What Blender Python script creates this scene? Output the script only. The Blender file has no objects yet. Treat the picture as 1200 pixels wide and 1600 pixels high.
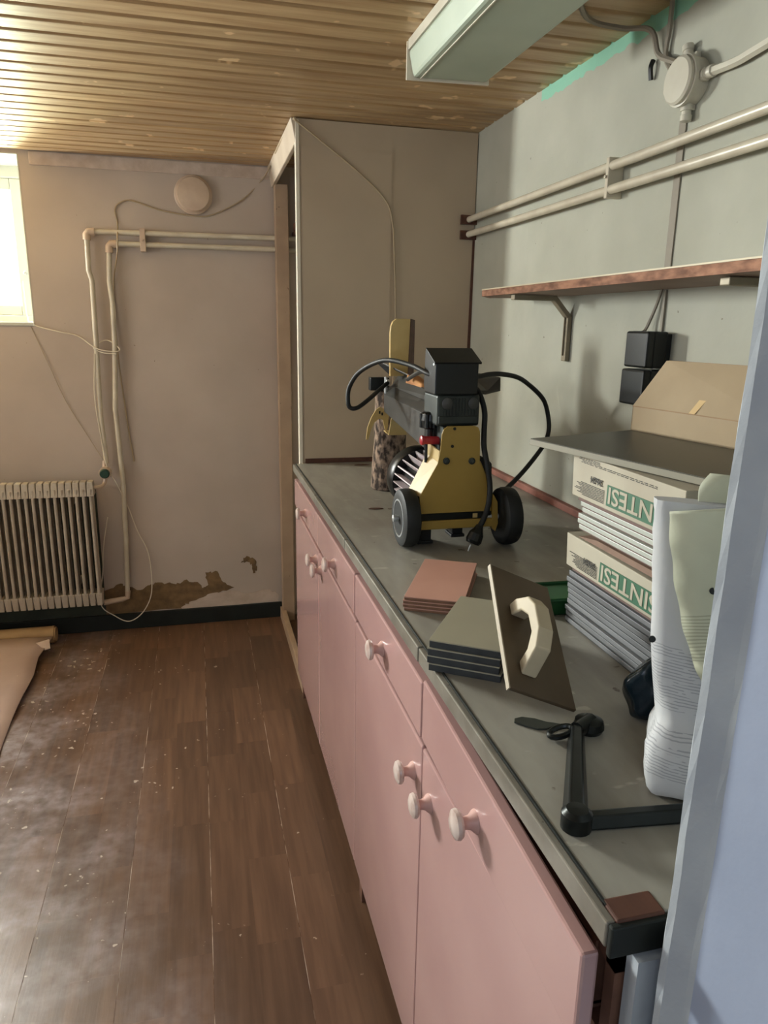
import bpy, bmesh, math, random
from mathutils import Vector, Matrix
random.seed(7)
C = bpy.context.scene.collection
S = bpy.context.scene
V = Vector
# ---------------------------------------------------------------- camera, world, lights, exposure
LIFT = 0.072            # everything is laid out with the eye at 1.45; the floor then sits at -LIFT and all is lifted at the end
cam = bpy.data.cameras.new('camera'); co = bpy.data.objects.new('camera', cam); C.objects.link(co)
cam.sensor_fit = 'VERTICAL'; cam.sensor_height = 36.0; cam.lens = 36.0 * 1130.5 / 1600; cam.clip_start = 0.02
R = Matrix(((0.96962609, 0.04662971, -0.24010605), (-0.24409435, 0.24706433, -0.93775112), (0.01559458, 0.96787648, 0.25094207)))
co.matrix_world = Matrix.Translation((0, 0, 1.45)) @ R.to_4x4()
S.camera = co
W = bpy.data.worlds.new('world'); S.world = W; W.use_nodes = True
bg = W.node_tree.nodes['Background']; bg.inputs[0].default_value = (0.93, 1.0, 0.96, 1); bg.inputs[1].default_value = 5.0
def area(name, loc, target, sx, sy, power, col):
    l = bpy.data.lights.new(name, 'AREA'); l.shape = 'RECTANGLE'; l.size = sx; l.size_y = sy; l.energy = power; l.color = col
    o = bpy.data.objects.new(name, l); C.objects.link(o); o.location = loc
    o.rotation_euler = (V(target) - V(loc)).to_track_quat('-Z', 'Y').to_euler(); return o
area('daylight_far_window', (-1.80, 4.06, 1.80), (0.6, 2.2, 1.55), 0.7, 0.40, 225, (0.97, 1.0, 0.95))
area('lawn_bounce_fill', (-0.95, 4.75, 1.22), (-0.75, 3.0, 2.12), 1.3, 0.5, 300, (0.92, 1.0, 0.74))  # added lamp standing in for light bounced off the lawn onto the ceiling
area('daylight_side_window', (-2.95, 2.0, 1.5), (0, 2.6, 1.2), 1.3, 0.9, 22, (0.98, 0.95, 0.96))
area('hall_fill', (-0.9, -1.0, 1.7), (0.2, 0.5, 1.3), 0.9, 1.0, 7.5, (0.74, 0.82, 1.0))  # added bluish fill lamp behind the camera, in the unseen hall
S.view_settings.view_transform = 'Standard'; S.view_settings.look = 'None'; S.view_settings.gamma = 1
S.view_settings.use_curve_mapping = False; S.view_settings.exposure = 0.1

# ---------------------------------------------------------------- materials
def lin(c):
    return tuple((x/255/12.92 if x/255 <= 0.04045 else ((x/255+0.055)/1.055)**2.4) for x in c) + (1,)
def mat(name, c1, c2=None, rough=0.6, metal=0.0, scale=8.0, stretch=(1, 1, 1), bump=0.0, bscale=None, rnd=0.0, spec=0.4, lo=0.35, hi=0.65, detail=6, coat=0.0, specks=None):
    m = bpy.data.materials.new(name); m.use_nodes = True
    N, L = m.node_tree.nodes, m.node_tree.links
    b = N['Principled BSDF']; b.inputs['Roughness'].default_value = rough; b.inputs['Metallic'].default_value = metal
    b.inputs['Specular IOR Level'].default_value = spec; b.inputs['Coat Weight'].default_value = coat; b.inputs['Coat Roughness'].default_value = 0.12
    tc = N.new('ShaderNodeTexCoord'); mp = N.new('ShaderNodeMapping'); mp.inputs['Scale'].default_value = stretch
    L.new(tc.outputs['Object'], mp.inputs['Vector'])
    if rnd:
        oi = N.new('ShaderNodeObjectInfo'); cm = N.new('ShaderNodeCombineXYZ'); mu = N.new('ShaderNodeMath'); mu.operation = 'MULTIPLY'; mu.inputs[1].default_value = 37.0
        L.new(oi.outputs['Random'], mu.inputs[0])
        for k in range(3): L.new(mu.outputs[0], cm.inputs[k])
        L.new(cm.outputs[0], mp.inputs['Location'])
    nz = N.new('ShaderNodeTexNoise'); nz.inputs['Scale'].default_value = scale; nz.inputs['Detail'].default_value = detail
    L.new(mp.outputs[0], nz.inputs['Vector'])
    cr = N.new('ShaderNodeValToRGB'); cr.color_ramp.elements[0].position = lo; cr.color_ramp.elements[1].position = hi
    cr.color_ramp.elements[0].color = lin(c2 or c1); cr.color_ramp.elements[1].color = lin(c1)
    L.new(nz.outputs[0], cr.inputs[0]); out = cr.outputs[0]
    if specks:                                        # (colour, scale, threshold)
        n2 = N.new('ShaderNodeTexNoise'); n2.inputs['Scale'].default_value = specks[1]; n2.inputs['Detail'].default_value = 3
        L.new(tc.outputs['Object'], n2.inputs['Vector'])
        r2 = N.new('ShaderNodeMapRange'); r2.inputs[1].default_value = specks[2]; r2.inputs[2].default_value = specks[2]+0.03; L.new(n2.outputs[0], r2.inputs[0])
        mx = N.new('ShaderNodeMix'); mx.data_type = 'RGBA'; L.new(r2.outputs[0], mx.inputs[0]); L.new(out, mx.inputs[6]); mx.inputs[7].default_value = lin(specks[0]); out = mx.outputs[2]
    if rnd:
        hs = N.new('ShaderNodeHueSaturation'); mr = N.new('ShaderNodeMapRange'); mr.inputs[3].default_value = 1-rnd; mr.inputs[4].default_value = 1+rnd
        L.new(oi.outputs['Random'], mr.inputs[0]); L.new(mr.outputs[0], hs.inputs['Value']); L.new(out, hs.inputs['Color']); out = hs.outputs[0]
    L.new(out, b.inputs['Base Color'])
    m['out'] = 0
    if bump:
        n3 = N.new('ShaderNodeTexNoise'); n3.inputs['Scale'].default_value = bscale or scale*4; n3.inputs['Detail'].default_value = 5; L.new(mp.outputs[0], n3.inputs['Vector'])
        bp = N.new('ShaderNodeBump'); bp.inputs['Strength'].default_value = bump; bp.inputs['Distance'].default_value = 0.004
        L.new(n3.outputs[0], bp.inputs['Height']); L.new(bp.outputs[0], b.inputs['Normal'])
    return m
def overlay(m, col, build):
    """mix colour over what feeds Base Color with a mask made by build(N, L, sep) -> socket"""
    N, L = m.node_tree.nodes, m.node_tree.links; b = N['Principled BSDF']
    src = b.inputs['Base Color'].links[0].from_socket
    tc = N.new('ShaderNodeTexCoord'); sp = N.new('ShaderNodeSeparateXYZ'); g = N.new('ShaderNodeNewGeometry')
    L.new(g.outputs['Position'], sp.inputs[0])
    mx = N.new('ShaderNodeMix'); mx.data_type = 'RGBA'; L.new(build(N, L, sp, g), mx.inputs[0]); L.new(src, mx.inputs[6]); mx.inputs[7].default_value = lin(col)
    L.new(mx.outputs[2], b.inputs['Base Color']); return mx
def M2(N, L, op, a, b, clamp=False):
    n = N.new('ShaderNodeMath'); n.operation = op; n.use_clamp = clamp
    for k, v in ((0, a), (1, b)):
        if isinstance(v, (int, float)): n.inputs[k].default_value = v
        else: L.new(v, n.inputs[k])
    return n.outputs[0]
def noise(N, L, g, scale, stretch=(1, 1, 1), detail=5):
    mp = N.new('ShaderNodeMapping'); mp.inputs['Scale'].default_value = stretch; L.new(g.outputs['Position'], mp.inputs[0])
    n = N.new('ShaderNodeTexNoise'); n.inputs['Scale'].default_value = scale; n.inputs['Detail'].default_value = detail; L.new(mp.outputs[0], n.inputs[0]); return n.outputs[0]
M = {}
M['wall_right'] = mat('plaster_right', (178, 178, 164), (168, 168, 154), 0.75, scale=5, bump=0.25, bscale=26, specks=((120, 116, 100), 55, 0.735))
M['wall_far'] = mat('plaster_far', (188, 175, 163), (178, 165, 153), 0.75, scale=3, bump=0.25, bscale=20, specks=((110, 85, 70), 34, 0.745))
M['wall_near'] = mat('plaster_near', (168, 174, 178), (156, 162, 168), 0.8, scale=12, bump=0.25, bscale=60)
M['reveal_shaded'] = mat('reveal_shaded', (140, 150, 170), (134, 144, 164), 0.75, scale=7, bump=0.2, bscale=30)  # near-wall plaster darkened and blued, the reveal's shade put into its colour
M['panel'] = mat('painted_board', (184, 167, 144), (176, 159, 137), 0.5, scale=3, bump=0.06, bscale=30)
M['white_wood'] = mat('white_wood', (196, 182, 162), (184, 168, 148), 0.5, scale=9, specks=((130, 105, 85), 40, 0.72))
M['post'] = mat('painted_post', (176, 152, 128), (164, 140, 118), 0.5, scale=9, specks=((120, 95, 75), 40, 0.72))
M['edge_white'] = mat('white_edge', (222, 214, 196), rough=0.45)
M['ceil'] = mat('pine_board', (186, 158, 118), (158, 126, 88), 0.40, scale=3, stretch=(1.2, 14, 14), bump=0.1, rnd=0.10, specks=((222, 190, 146), 9, 0.655))
M['ceil_dark'] = mat('ceiling_void', (46, 30, 16), rough=0.9)
M['plank'] = mat('laminate_strip', (106, 80, 62), (88, 65, 50), 0.36, scale=3, stretch=(16, 1.0, 16), bump=0.05, rnd=0.22, spec=0.5, specks=((168, 150, 132), 38, 0.745))
M['floor_base'] = mat('floor_base', (206, 196, 184), (88, 62, 44), 0.6, scale=11, lo=0.42, hi=0.66)
M['black_trim'] = mat('black_trim', (24, 30, 26), (17, 21, 18), 0.65, scale=12)
M['pink'] = mat('pink_lacquer', (178, 143, 139), (171, 135, 132), 0.26, scale=4, spec=0.5, coat=0.5, specks=((176, 130, 122), 30, 0.77))
M['pink_edge'] = mat('pink_edge', (206, 140, 138), rough=0.35)
M['knob'] = mat('knob_paint', (200, 184, 176), (176, 150, 140), 0.3, scale=45, spec=0.6, coat=0.3, lo=0.36, hi=0.5)
M['knob_neck'] = mat('knob_neck', (204, 166, 158), rough=0.35)
M['carcass'] = mat('carcass_board', (120, 84, 66), (96, 66, 52), 0.7, scale=20)
M['counter'] = mat('grey_laminate', (146, 144, 134), (132, 129, 120), 0.42, scale=7, stretch=(4, 1, 1), bump=0.06, spec=0.5, specks=((84, 70, 60), 30, 0.72))
M['counter_edge'] = mat('worktop_edging', (136, 132, 122), (112, 108, 98), 0.38, metal=0.25, scale=14, specks=((70, 64, 56), 50, 0.72))
M['black'] = mat('black_plastic', (18, 22, 21), (12, 15, 15), 0.34, scale=10)
M['black_soft'] = mat('black_rubber', (26, 29, 29), (20, 22, 22), 0.55, scale=14)
M['tyre'] = mat('tyre_rubber', (32, 35, 35), (24, 27, 27), 0.6, scale=16)
M['steel'] = mat('zinc_steel', (206, 210, 212), (176, 182, 186), 0.3, metal=0.6, scale=8)
M['yellow'] = mat('yellow_paint', (166, 138, 68), (156, 128, 60), 0.42, scale=7, specks=((112, 84, 40), 18, 0.73))
M['yellow_pale'] = mat('worn_lit_yellow', (200, 176, 118), (186, 158, 98), 0.45, scale=12, specks=((84, 64, 40), 26, 0.70))
M['grey_steel'] = mat('dark_grey_paint', (78, 78, 76), (64, 65, 63), 0.4, metal=0.3, scale=10, specks=((120, 114, 106), 60, 0.74))
M['block'] = mat('cast_block', (54, 60, 57), (42, 47, 45), 0.45, metal=0.3, scale=20)
M['fins'] = mat('cast_fins', (226, 216, 218), (206, 190, 196), 0.35, metal=0.35, scale=8)
M['red'] = mat('red_plastic', (170, 48, 54), rough=0.35)
M['bark'] = mat('birch_bark', (160, 138, 120), (50, 41, 35), 0.9, scale=60, stretch=(1, 1, 0.6), bump=1.0, bscale=60, lo=0.4, hi=0.62)
M['raw_wood'] = mat('raw_wood', (196, 140, 82), (150, 96, 50), 0.7, scale=6, stretch=(8, 1, 8))
M['tile_pink'] = mat('salmon_tile', (186, 142, 126), (176, 132, 117), 0.5, scale=5, spec=0.4)
M['tile_pink_side'] = mat('clay_edge', (132, 96, 74), (108, 78, 60), 0.8, scale=30)
M['tile_grey'] = mat('olive_grey_tile', (156, 152, 132), (148, 144, 126), 0.4, scale=5)
M['tile_dark_side'] = mat('slate_edge', (60, 63, 64), (48, 51, 53), 0.7, scale=30)
M['tile_white'] = mat('white_tile', (170, 174, 166), (170, 175, 166), 0.35, scale=9)
M['tile_under'] = mat('tile_body', (104, 84, 78), rough=0.8)
M['tile_blue'] = mat('blue_grey_tile', (116, 118, 120), (98, 100, 103), 0.45, scale=9, rnd=0.12)
M['carton'] = mat('printed_carton', (170, 164, 146), (156, 148, 130), 0.7, scale=6)
M['carton_in'] = mat('carton_flap', (132, 106, 88), (110, 86, 72), 0.8, scale=14)
M['green'] = mat('green_print', (44, 92, 66), rough=0.6)
M['ink'] = mat('ink', (58, 56, 50), rough=0.7)
M['cardboard'] = mat('cardboard', (164, 145, 115), (150, 131, 102), 0.7, scale=5, bump=0.12)
M['tape'] = mat('parcel_tape', (206, 178, 132), rough=0.18, spec=0.7)
M['sheet'] = mat('grey_sheet', (74, 72, 62), (64, 63, 54), 0.38, scale=5)
M['sheet_edge'] = mat('sheet_edge', (132, 128, 112), rough=0.6)
M['white_paint'] = mat('white_gloss', (206, 202, 186), (194, 188, 172), 0.35, scale=9, spec=0.5)
M['pipe'] = mat('pipe_paint', (206, 198, 178), (192, 182, 162), 0.32, scale=14, spec=0.5)
M['pipe_far'] = mat('pipe_paint_far', (204, 184, 162), (190, 168, 148), 0.35, scale=14)
M['radiator'] = mat('radiator_enamel', (184, 174, 158), (168, 157, 142), 0.4, scale=12, specks=((130, 90, 66), 45, 0.74))
M['cable'] = mat('beige_cable', (170, 152, 124), rough=0.5)
M['grey_cable'] = mat('grey_cable', (140, 132, 118), rough=0.55)
M['lamp'] = mat('lamp_enamel', (176, 188, 170), (166, 178, 160), 0.4, scale=5)
M['shelf_top'] = mat('shelf_top', (190, 178, 150), rough=0.6)
M['chipboard'] = mat('chipboard', (158, 116, 92), (104, 72, 56), 0.9, scale=60, stretch=(1, 0.35, 1), bump=0.6, bscale=90)
M['shelf_under'] = mat('shelf_under', (146, 120, 104), (132, 108, 94), 0.6, scale=5)
M['alu'] = mat('aluminium', (150, 139, 118), (130, 120, 100), 0.55, metal=0.2, scale=9)
M['brown_wood'] = mat('brown_lath', (92, 58, 44), (74, 46, 35), 0.6, scale=5, stretch=(8, 1, 8))
M['skirting'] = mat('red_brown_lath', (150, 98, 84), (120, 76, 64), 0.6, scale=12)
M['float_board'] = mat('float_board', (92, 76, 56), (70, 58, 42), 0.55, scale=7)
M['float_edge'] = mat('float_edge', (156, 144, 122), rough=0.6)
M['float_handle'] = mat('float_handle', (184, 172, 146), (168, 156, 130), 0.6, scale=9)
M['iron'] = mat('black_iron', (38, 42, 41), (28, 31, 31), 0.3, metal=0.6, scale=18)
M['stain'] = mat('dark_leaf', (44, 48, 42), rough=0.5)
M['bag'] = mat('paper_sack', (184, 186, 186), (166, 168, 172), 0.55, scale=6, bump=0.5, bscale=14)
M['bag_flap'] = mat('paper_sack_flap', (186, 188, 164), (168, 171, 150), 0.6, scale=9, bump=0.5, bscale=14, specks=((110, 112, 92), 30, 0.73))
M['dark_plastic'] = mat('dark_film', (30, 46, 54), (18, 28, 34), 0.22, scale=10, bump=0.6, bscale=22)
M['green_plastic'] = mat('green_plastic', (30, 84, 46), (24, 66, 38), 0.35, scale=6)
M['vinyl'] = mat('vinyl_offcut', (190, 168, 158), (178, 156, 147), 0.42, scale=5, specks=((228, 214, 196), 30, 0.735))
M['tube_card'] = mat('roll_edge', (178, 148, 108), (162, 132, 94), 0.6, scale=8)
M['old_plaster'] = mat('bare_plaster', (132, 106, 74), (104, 84, 60), 0.95, scale=22, bump=1.0, bscale=50)
M['filler'] = mat('white_filler', (202, 186, 172), (184, 166, 150), 0.85, scale=18, bump=0.5, bscale=40)
M['winframe'] = mat('window_paint', (196, 196, 184), rough=0.4)
M['dark_valve'] = mat('dark_green_cap', (30, 62, 48), rough=0.4)
M['dark_green_wall'] = mat('dark_green_area', (58, 64, 54), (46, 52, 44), 0.8, scale=10)
M['torn'] = mat('torn_cardboard', (150, 122, 86), (130, 102, 70), 0.6, scale=18)
M['grass'] = mat('outside_ground', (150, 160, 110), rough=0.9)
def wall_marks(N, L, sp, g):                          # band of old teal paint under the ceiling, ragged lower edge
    n = noise(N, L, g, 16)
    e = M2(N, L, 'SUBTRACT', sp.outputs['Z'], M2(N, L, 'MULTIPLY', n, 0.06))
    a = M2(N, L, 'GREATER_THAN', e, 2.145+LIFT-0.062)
    b_ = M2(N, L, 'LESS_THAN', sp.outputs['Y'], 2.26)
    return M2(N, L, 'MULTIPLY', a, b_)
overlay(M['wall_right'], (140, 196, 172), wall_marks)
def dust_glare(N, L, sp, g):                                # dusty film plus lavender window glare, painted into the near left floor
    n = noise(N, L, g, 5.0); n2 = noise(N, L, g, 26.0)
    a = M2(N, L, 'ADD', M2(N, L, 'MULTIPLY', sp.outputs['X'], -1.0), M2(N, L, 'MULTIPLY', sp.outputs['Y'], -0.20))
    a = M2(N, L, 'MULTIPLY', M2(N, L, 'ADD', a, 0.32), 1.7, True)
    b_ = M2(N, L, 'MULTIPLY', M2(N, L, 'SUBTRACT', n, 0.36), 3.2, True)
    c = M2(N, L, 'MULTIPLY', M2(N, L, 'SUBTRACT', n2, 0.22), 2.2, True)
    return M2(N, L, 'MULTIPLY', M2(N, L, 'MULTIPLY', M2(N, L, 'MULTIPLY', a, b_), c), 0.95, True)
overlay(M['plank'], (172, 164, 168), dust_glare)
def flecks(N, L, sp, g):                              # small white paint and plaster flecks, denser at the near left
    n = noise(N, L, g, 42.0, (1, 1, 1), 2); n2 = noise(N, L, g, 3.0, (1, 1, 1), 3)
    t = M2(N, L, 'ADD', n, M2(N, L, 'MULTIPLY', n2, 0.42))
    t = M2(N, L, 'SUBTRACT', t, M2(N, L, 'MULTIPLY', M2(N, L, 'ADD', sp.outputs['X'], 0.3), 0.10))
    return M2(N, L, 'MULTIPLY', M2(N, L, 'MULTIPLY', M2(N, L, 'SUBTRACT', t, 0.925), 26.0, True), 0.65, True)
overlay(M['plank'], (214, 204, 190), flecks)
def scrapes(N, L, sp, g):
    n = noise(N, L, g, 16.0, (1.0, 2.2, 1), 4); return M2(N, L, 'MULTIPLY', M2(N, L, 'MULTIPLY', M2(N, L, 'SUBTRACT', n, 0.665), 22.0, True), 0.5, True)
overlay(M['counter'], (188, 182, 170), scrapes)
def grime(N, L, sp, g):
    n = noise(N, L, g, 4.0, (1.0, 1.0, 1), 6); return M2(N, L, 'MULTIPLY', M2(N, L, 'MULTIPLY', M2(N, L, 'SUBTRACT', n, 0.50), 4.0, True), 0.35, True)
overlay(M['counter'], (104, 92, 80), grime)
def glassmat():
    m = bpy.data.materials.new('window_glass'); m.use_nodes = True; N, L = m.node_tree.nodes, m.node_tree.links
    t = N.new('ShaderNodeBsdfTransparent'); gl = N.new('ShaderNodeBsdfGlossy'); gl.inputs['Roughness'].default_value = 0.05
    f = N.new('ShaderNodeFresnel'); f.inputs[0].default_value = 1.45; mx = N.new('ShaderNodeMixShader')
    L.new(f.outputs[0], mx.inputs[0]); L.new(t.outputs[0], mx.inputs[1]); L.new(gl.outputs[0], mx.inputs[2]); L.new(mx.outputs[0], N['Material Output'].inputs[0]); return m
M['glass'] = glassmat()

# ---------------------------------------------------------------- mesh helpers
class MB:
    def __init__(s): s.v = []; s.f = []; s.mi = []; s.k = 0
    def add(s, vs, fs):
        n = len(s.v); s.v += [tuple(v) for v in vs]; s.f += [tuple(i+n for i in f) for f in fs]; s.mi += [s.k]*len(fs); return s
    def m(s, k): s.k = k; return s
    def box(s, x0, x1, y0, y1, z0, z1):
        vs = [(x, y, z) for z in (z0, z1) for y in (y0, y1) for x in (x0, x1)]
        return s.add(vs, [(0, 2, 3, 1), (4, 5, 7, 6), (0, 1, 5, 4), (2, 6, 7, 3), (0, 4, 6, 2), (1, 3, 7, 5)])
    def hexa(s, b, t):                                 # four bottom points and four top points, same order
        return s.add(list(b)+list(t), [(3, 2, 1, 0), (4, 5, 6, 7), (0, 1, 5, 4), (1, 2, 6, 5), (2, 3, 7, 6), (3, 0, 4, 7)])
    def prism(s, pts, d):                              # planar polygon extruded along vector d
        n = len(pts); d = V(d); a = [V(p) for p in pts]; b = [p+d for p in a]
        fs = [tuple(reversed(range(n))), tuple(range(n, 2*n))] + [(i, (i+1) % n, n+(i+1) % n, n+i) for i in range(n)]
        return s.add(a+b, fs)
    def tube(s, path, r, n=10, cap=True):
        P = [V(p) for p in path]; rs = r if isinstance(r, (list, tuple)) else [r]*len(P)
        up = None; rings = []
        for i, p in enumerate(P):
            t = (P[min(i+1, len(P)-1)] - P[max(i-1, 0)]).normalized()
            if up is None: up = V((0, 0, 1)) if abs(t.z) < 0.9 else V((1, 0, 0))
            a = (up - t*up.dot(t)).normalized(); up = a; b = t.cross(a)
            rings.append([p + (a*math.cos(2*math.pi*k/n) + b*math.sin(2*math.pi*k/n))*rs[i] for k in range(n)])
        vs = [q for g in rings for q in g]
        fs = [(i*n+k, i*n+(k+1) % n, (i+1)*n+(k+1) % n, (i+1)*n+k) for i in range(len(P)-1) for k in range(n)]
        if cap: fs += [tuple(reversed(range(n))), tuple(range((len(P)-1)*n, len(P)*n))]
        return s.add(vs, fs)
    def lathe(s, prof, c, ax, n=24):                   # profile of (radius, height) turned about the axis ax through c
        ax = V(ax).normalized(); a = ax.orthogonal().normalized(); b = ax.cross(a); c = V(c); vs = []; fs = []
        for r, h in prof: vs += [c + ax*h + (a*math.cos(2*math.pi*k/n)+b*math.sin(2*math.pi*k/n))*max(r, 1e-5) for k in range(n)]
        for i in range(len(prof)-1): fs += [(i*n+k, i*n+(k+1) % n, (i+1)*n+(k+1) % n, (i+1)*n+k) for k in range(n)]
        fs += [tuple(reversed(range(n))), tuple(range((len(prof)-1)*n, len(prof)*n))]
        return s.add(vs, fs)
def spline(pts, n=8):
    P = [V(p) for p in pts]; out = []
    for i in range(len(P)-1):
        a, b, c, d = P[max(i-1, 0)], P[i], P[i+1], P[min(i+2, len(P)-1)]
        for k in range(n):
            t = k/n; out.append(0.5*((2*b)+(c-a)*t+(2*a-5*b+4*c-d)*t*t+(3*b-a-3*c+d)*t**3))
    return out+[P[-1]]
def build(name, mb, mats, parent=None, bevel=0, smooth=False, label=None, cat=None, group=None, kind=None, seg=2, sub=0):
    me = bpy.data.meshes.new(name); vs = mb.v; org = V((0, 0, 0))
    if parent is None:
        xs, ys, zs = zip(*vs); org = V(((min(xs)+max(xs))/2, (min(ys)+max(ys))/2, min(zs)))
        vs = [tuple(V(v)-org) for v in vs]
    me.from_pydata(vs, [], mb.f)
    bm = bmesh.new(); bm.from_mesh(me); bmesh.ops.recalc_face_normals(bm, faces=bm.faces); bm.to_mesh(me); bm.free()
    for q in (mats if isinstance(mats, (list, tuple)) else [mats]): me.materials.append(M[q])
    me.polygons.foreach_set('material_index', mb.mi)
    if smooth: me.polygons.foreach_set('use_smooth', [True]*len(me.polygons))
    o = bpy.data.objects.new(name, me); C.objects.link(o); o.location = org
    if parent:
        o.parent = parent
        if parent.type == 'EMPTY': o.matrix_parent_inverse = Matrix.Translation(parent.location).inverted()
        elif parent.parent is None: o.matrix_parent_inverse = Matrix.Translation(parent.location).inverted()
    if bevel:
        b = o.modifiers.new('bevel', 'BEVEL'); b.width = bevel; b.segments = seg; b.limit_method = 'ANGLE'; b.angle_limit = math.radians(35)
    if sub: o.modifiers.new('sub', 'SUBSURF').levels = sub; o.modifiers['sub'].render_levels = sub
    if smooth and not sub:
        bm = bmesh.new(); bm.from_mesh(me)
        for e in bm.edges:
            if len(e.link_faces) == 2 and e.calc_face_angle(0) > math.radians(38): e.smooth = False
        bm.to_mesh(me); bm.free()
    for k, v in (('label', label), ('category', cat), ('group', group), ('kind', kind)):
        if v: o[k] = v
    return o
def thing(name, loc, label, cat, group=None):
    o = bpy.data.objects.new(name, None); C.objects.link(o); o.location = loc; o.empty_display_size = 0.05
    o['label'] = label; o['category'] = cat
    if group: o['group'] = group
    return o
def struct(name, mb, m, **k): return build(name, mb, m, kind='structure', **k)
def dup(root, delta, label, group=None):
    def cp(o, par):
        c = o.copy(); C.objects.link(c)
        if par: c.parent = par
        for ch in [x for x in bpy.data.objects if x.parent == o]: cp(ch, c)
        return c
    r = cp(root, None); r.location = root.location + V(delta); r['label'] = label
    if group: r['group'] = group
    return r
ORD = ['topmost', 'second from the top', 'third from the top', 'fourth from the top', 'fifth from the top', 'sixth from the top', 'seventh from the top', 'eighth from the top', 'lowest']

# ---------------------------------------------------------------- the room
XR, YF, YP, ZC, ZF, ZT = 1.053, 3.642, 2.777, 2.145, -0.072, 0.92
XL, WX0, WX1, WZ0, WZ1 = -2.6, -2.35, -0.702, 1.43, 2.13
floor = struct('floor', MB().box(XL-.1, XR+.1, -1.4, YF+.1, ZF-0.10, ZF-0.0006), 'floor_base')
# laminate strips, three to a board; boards butt along x = -0.472, -0.252, -0.032, 0.188
sw = 0.2197/2
random.seed(11)
for i in range(-14, 5):
    x0 = -0.0325 + i*sw; gap = 0.0018 if i % 2 == 0 else 0.0
    y = 0.35 + random.random()*0.35 - 0.4
    while y < YF:
        L_ = random.choice((0.31, 0.37, 0.43, 0.5)); y1 = min(y+L_, YF); y0 = max(y, -0.15)
        if y1-y0 > 0.03:
            dz = random.uniform(-0.00015, 0.00015)
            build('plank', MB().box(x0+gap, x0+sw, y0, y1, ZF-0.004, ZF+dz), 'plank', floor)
        y += L_
struct('wall_right', MB().box(XR, XR+0.15, 0.30, YF+.3, ZF-.1, ZC+.1), 'wall_right')
wf = MB()
wf.box(WX1, XR, YF, YF+0.42, ZF-.1, ZC+.1).box(XL-.1, WX0, YF, YF+0.42, ZF-.1, ZC+.1).box(WX0, WX1, YF, YF+0.42, ZF-.1, WZ0).box(WX0, WX1, YF, YF+0.42, WZ1, ZC+.1)
wall_far = struct('wall_far', wf, 'wall_far')
wl = MB()
wl.box(XL-0.15, XL, 0.3, 1.25, ZF-.1, ZC+.1).box(XL-0.15, XL, 2.75, YF, ZF-.1, ZC+.1).box(XL-0.15, XL, 1.25, 2.75, ZF-.1, 1.1).box(XL-0.15, XL, 1.25, 2.75, 2.0, ZC+.1)
struct('wall_left', wl, 'wall_far')
# near wall with the doorway the camera looks through; its right jamb has a worn chamfered corner
wn = MB()
prof = [(1.2, 0.462), (0.40, 0.462), (0.388, 0.460), (0.3795, 0.450), (0.381, 0.443), (0.3915, 0.428), (0.394, 0.423), (0.425, -0.12), (1.2, -0.12)]
def jag(z): return 0.0003*math.sin(z*41)+0.0004*math.sin(z*97+1)+0.0004*math.sin(z*190)
zs = [ZF-.05 + k*(ZC+.1-ZF)/60 for k in range(61)]
vs = []; fs = []; n = len(prof)
for z in zs: vs += [(x+(jag(z+.3*k) if 1 <= k <= 5 else 0)+0.007*(z-0.95), y, z) for k, (x, y) in enumerate(prof)]
for i in range(len(zs)-1): fs += [(i*n+k, i*n+(k+1) % n, (i+1)*n+(k+1) % n, (i+1)*n+k) for k in range(n)]
fs += [tuple(reversed(range(n))), tuple(range((len(zs)-1)*n, len(zs)*n))]
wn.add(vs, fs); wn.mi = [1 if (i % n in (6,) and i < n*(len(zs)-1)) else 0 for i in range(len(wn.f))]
struct('wall_near', wn, ['wall_near', 'reveal_shaded'])
struct('wall_near', MB().box(XL-.1, -0.62, 0.30, 0.46, ZF-.1, ZC+.1), 'wall_near')
struct('wall_hall', MB().box(XL-.1, XR+.1, -1.5, -1.4, ZF-.1, ZC+.1), 'wall_near')
struct('wall_hall_side', MB().box(XL-.1, XL, -1.4, 0.3, ZF-.1, ZC+.1), 'wall_near')
ceil = struct('ceiling', MB().box(XL-.1, XR+.15, -1.5, YF+.4, ZC+0.034, ZC+0.10), 'ceil_dark')
# tongue and groove boards running across the room
random.seed(5)
yb = YF
for i in range(48):
    y1 = 1.862 + 0.0852*(22-i); y0 = y1-0.0852
    if y0 > YF: continue
    y1 = min(y1, YF); h = 0.008
    pr = [(y0+0.0065, ZC+h+.020), (y0+0.0065, ZC+h), (y0+0.011, ZC+.001), (y0+.015, ZC), (y1-0.008, ZC), (y1-0.004, ZC+.002), (y1-0.0025, ZC+h), (y1-0.0025, ZC+h+.020)]
    if y1 < -0.3: break
    build('board', MB().prism([(XL, a, b) for a, b in pr], (XR-XL, 0, 0)), 'ceil', ceil)
# crumbled joint above the far wall and pale strip of filler under the ceiling
struct('trim_1', MB().box(-0.66, 0.37, YF-0.006, YF+.002, 2.088, 2.143), 'filler', bevel=0.004)
bb = MB(); bb.box(-2.6, 0.376, YF-0.016, YF+.001, ZF, 0.010)
struct('baseboard_far', bb, 'black_trim', bevel=0.003)
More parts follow.
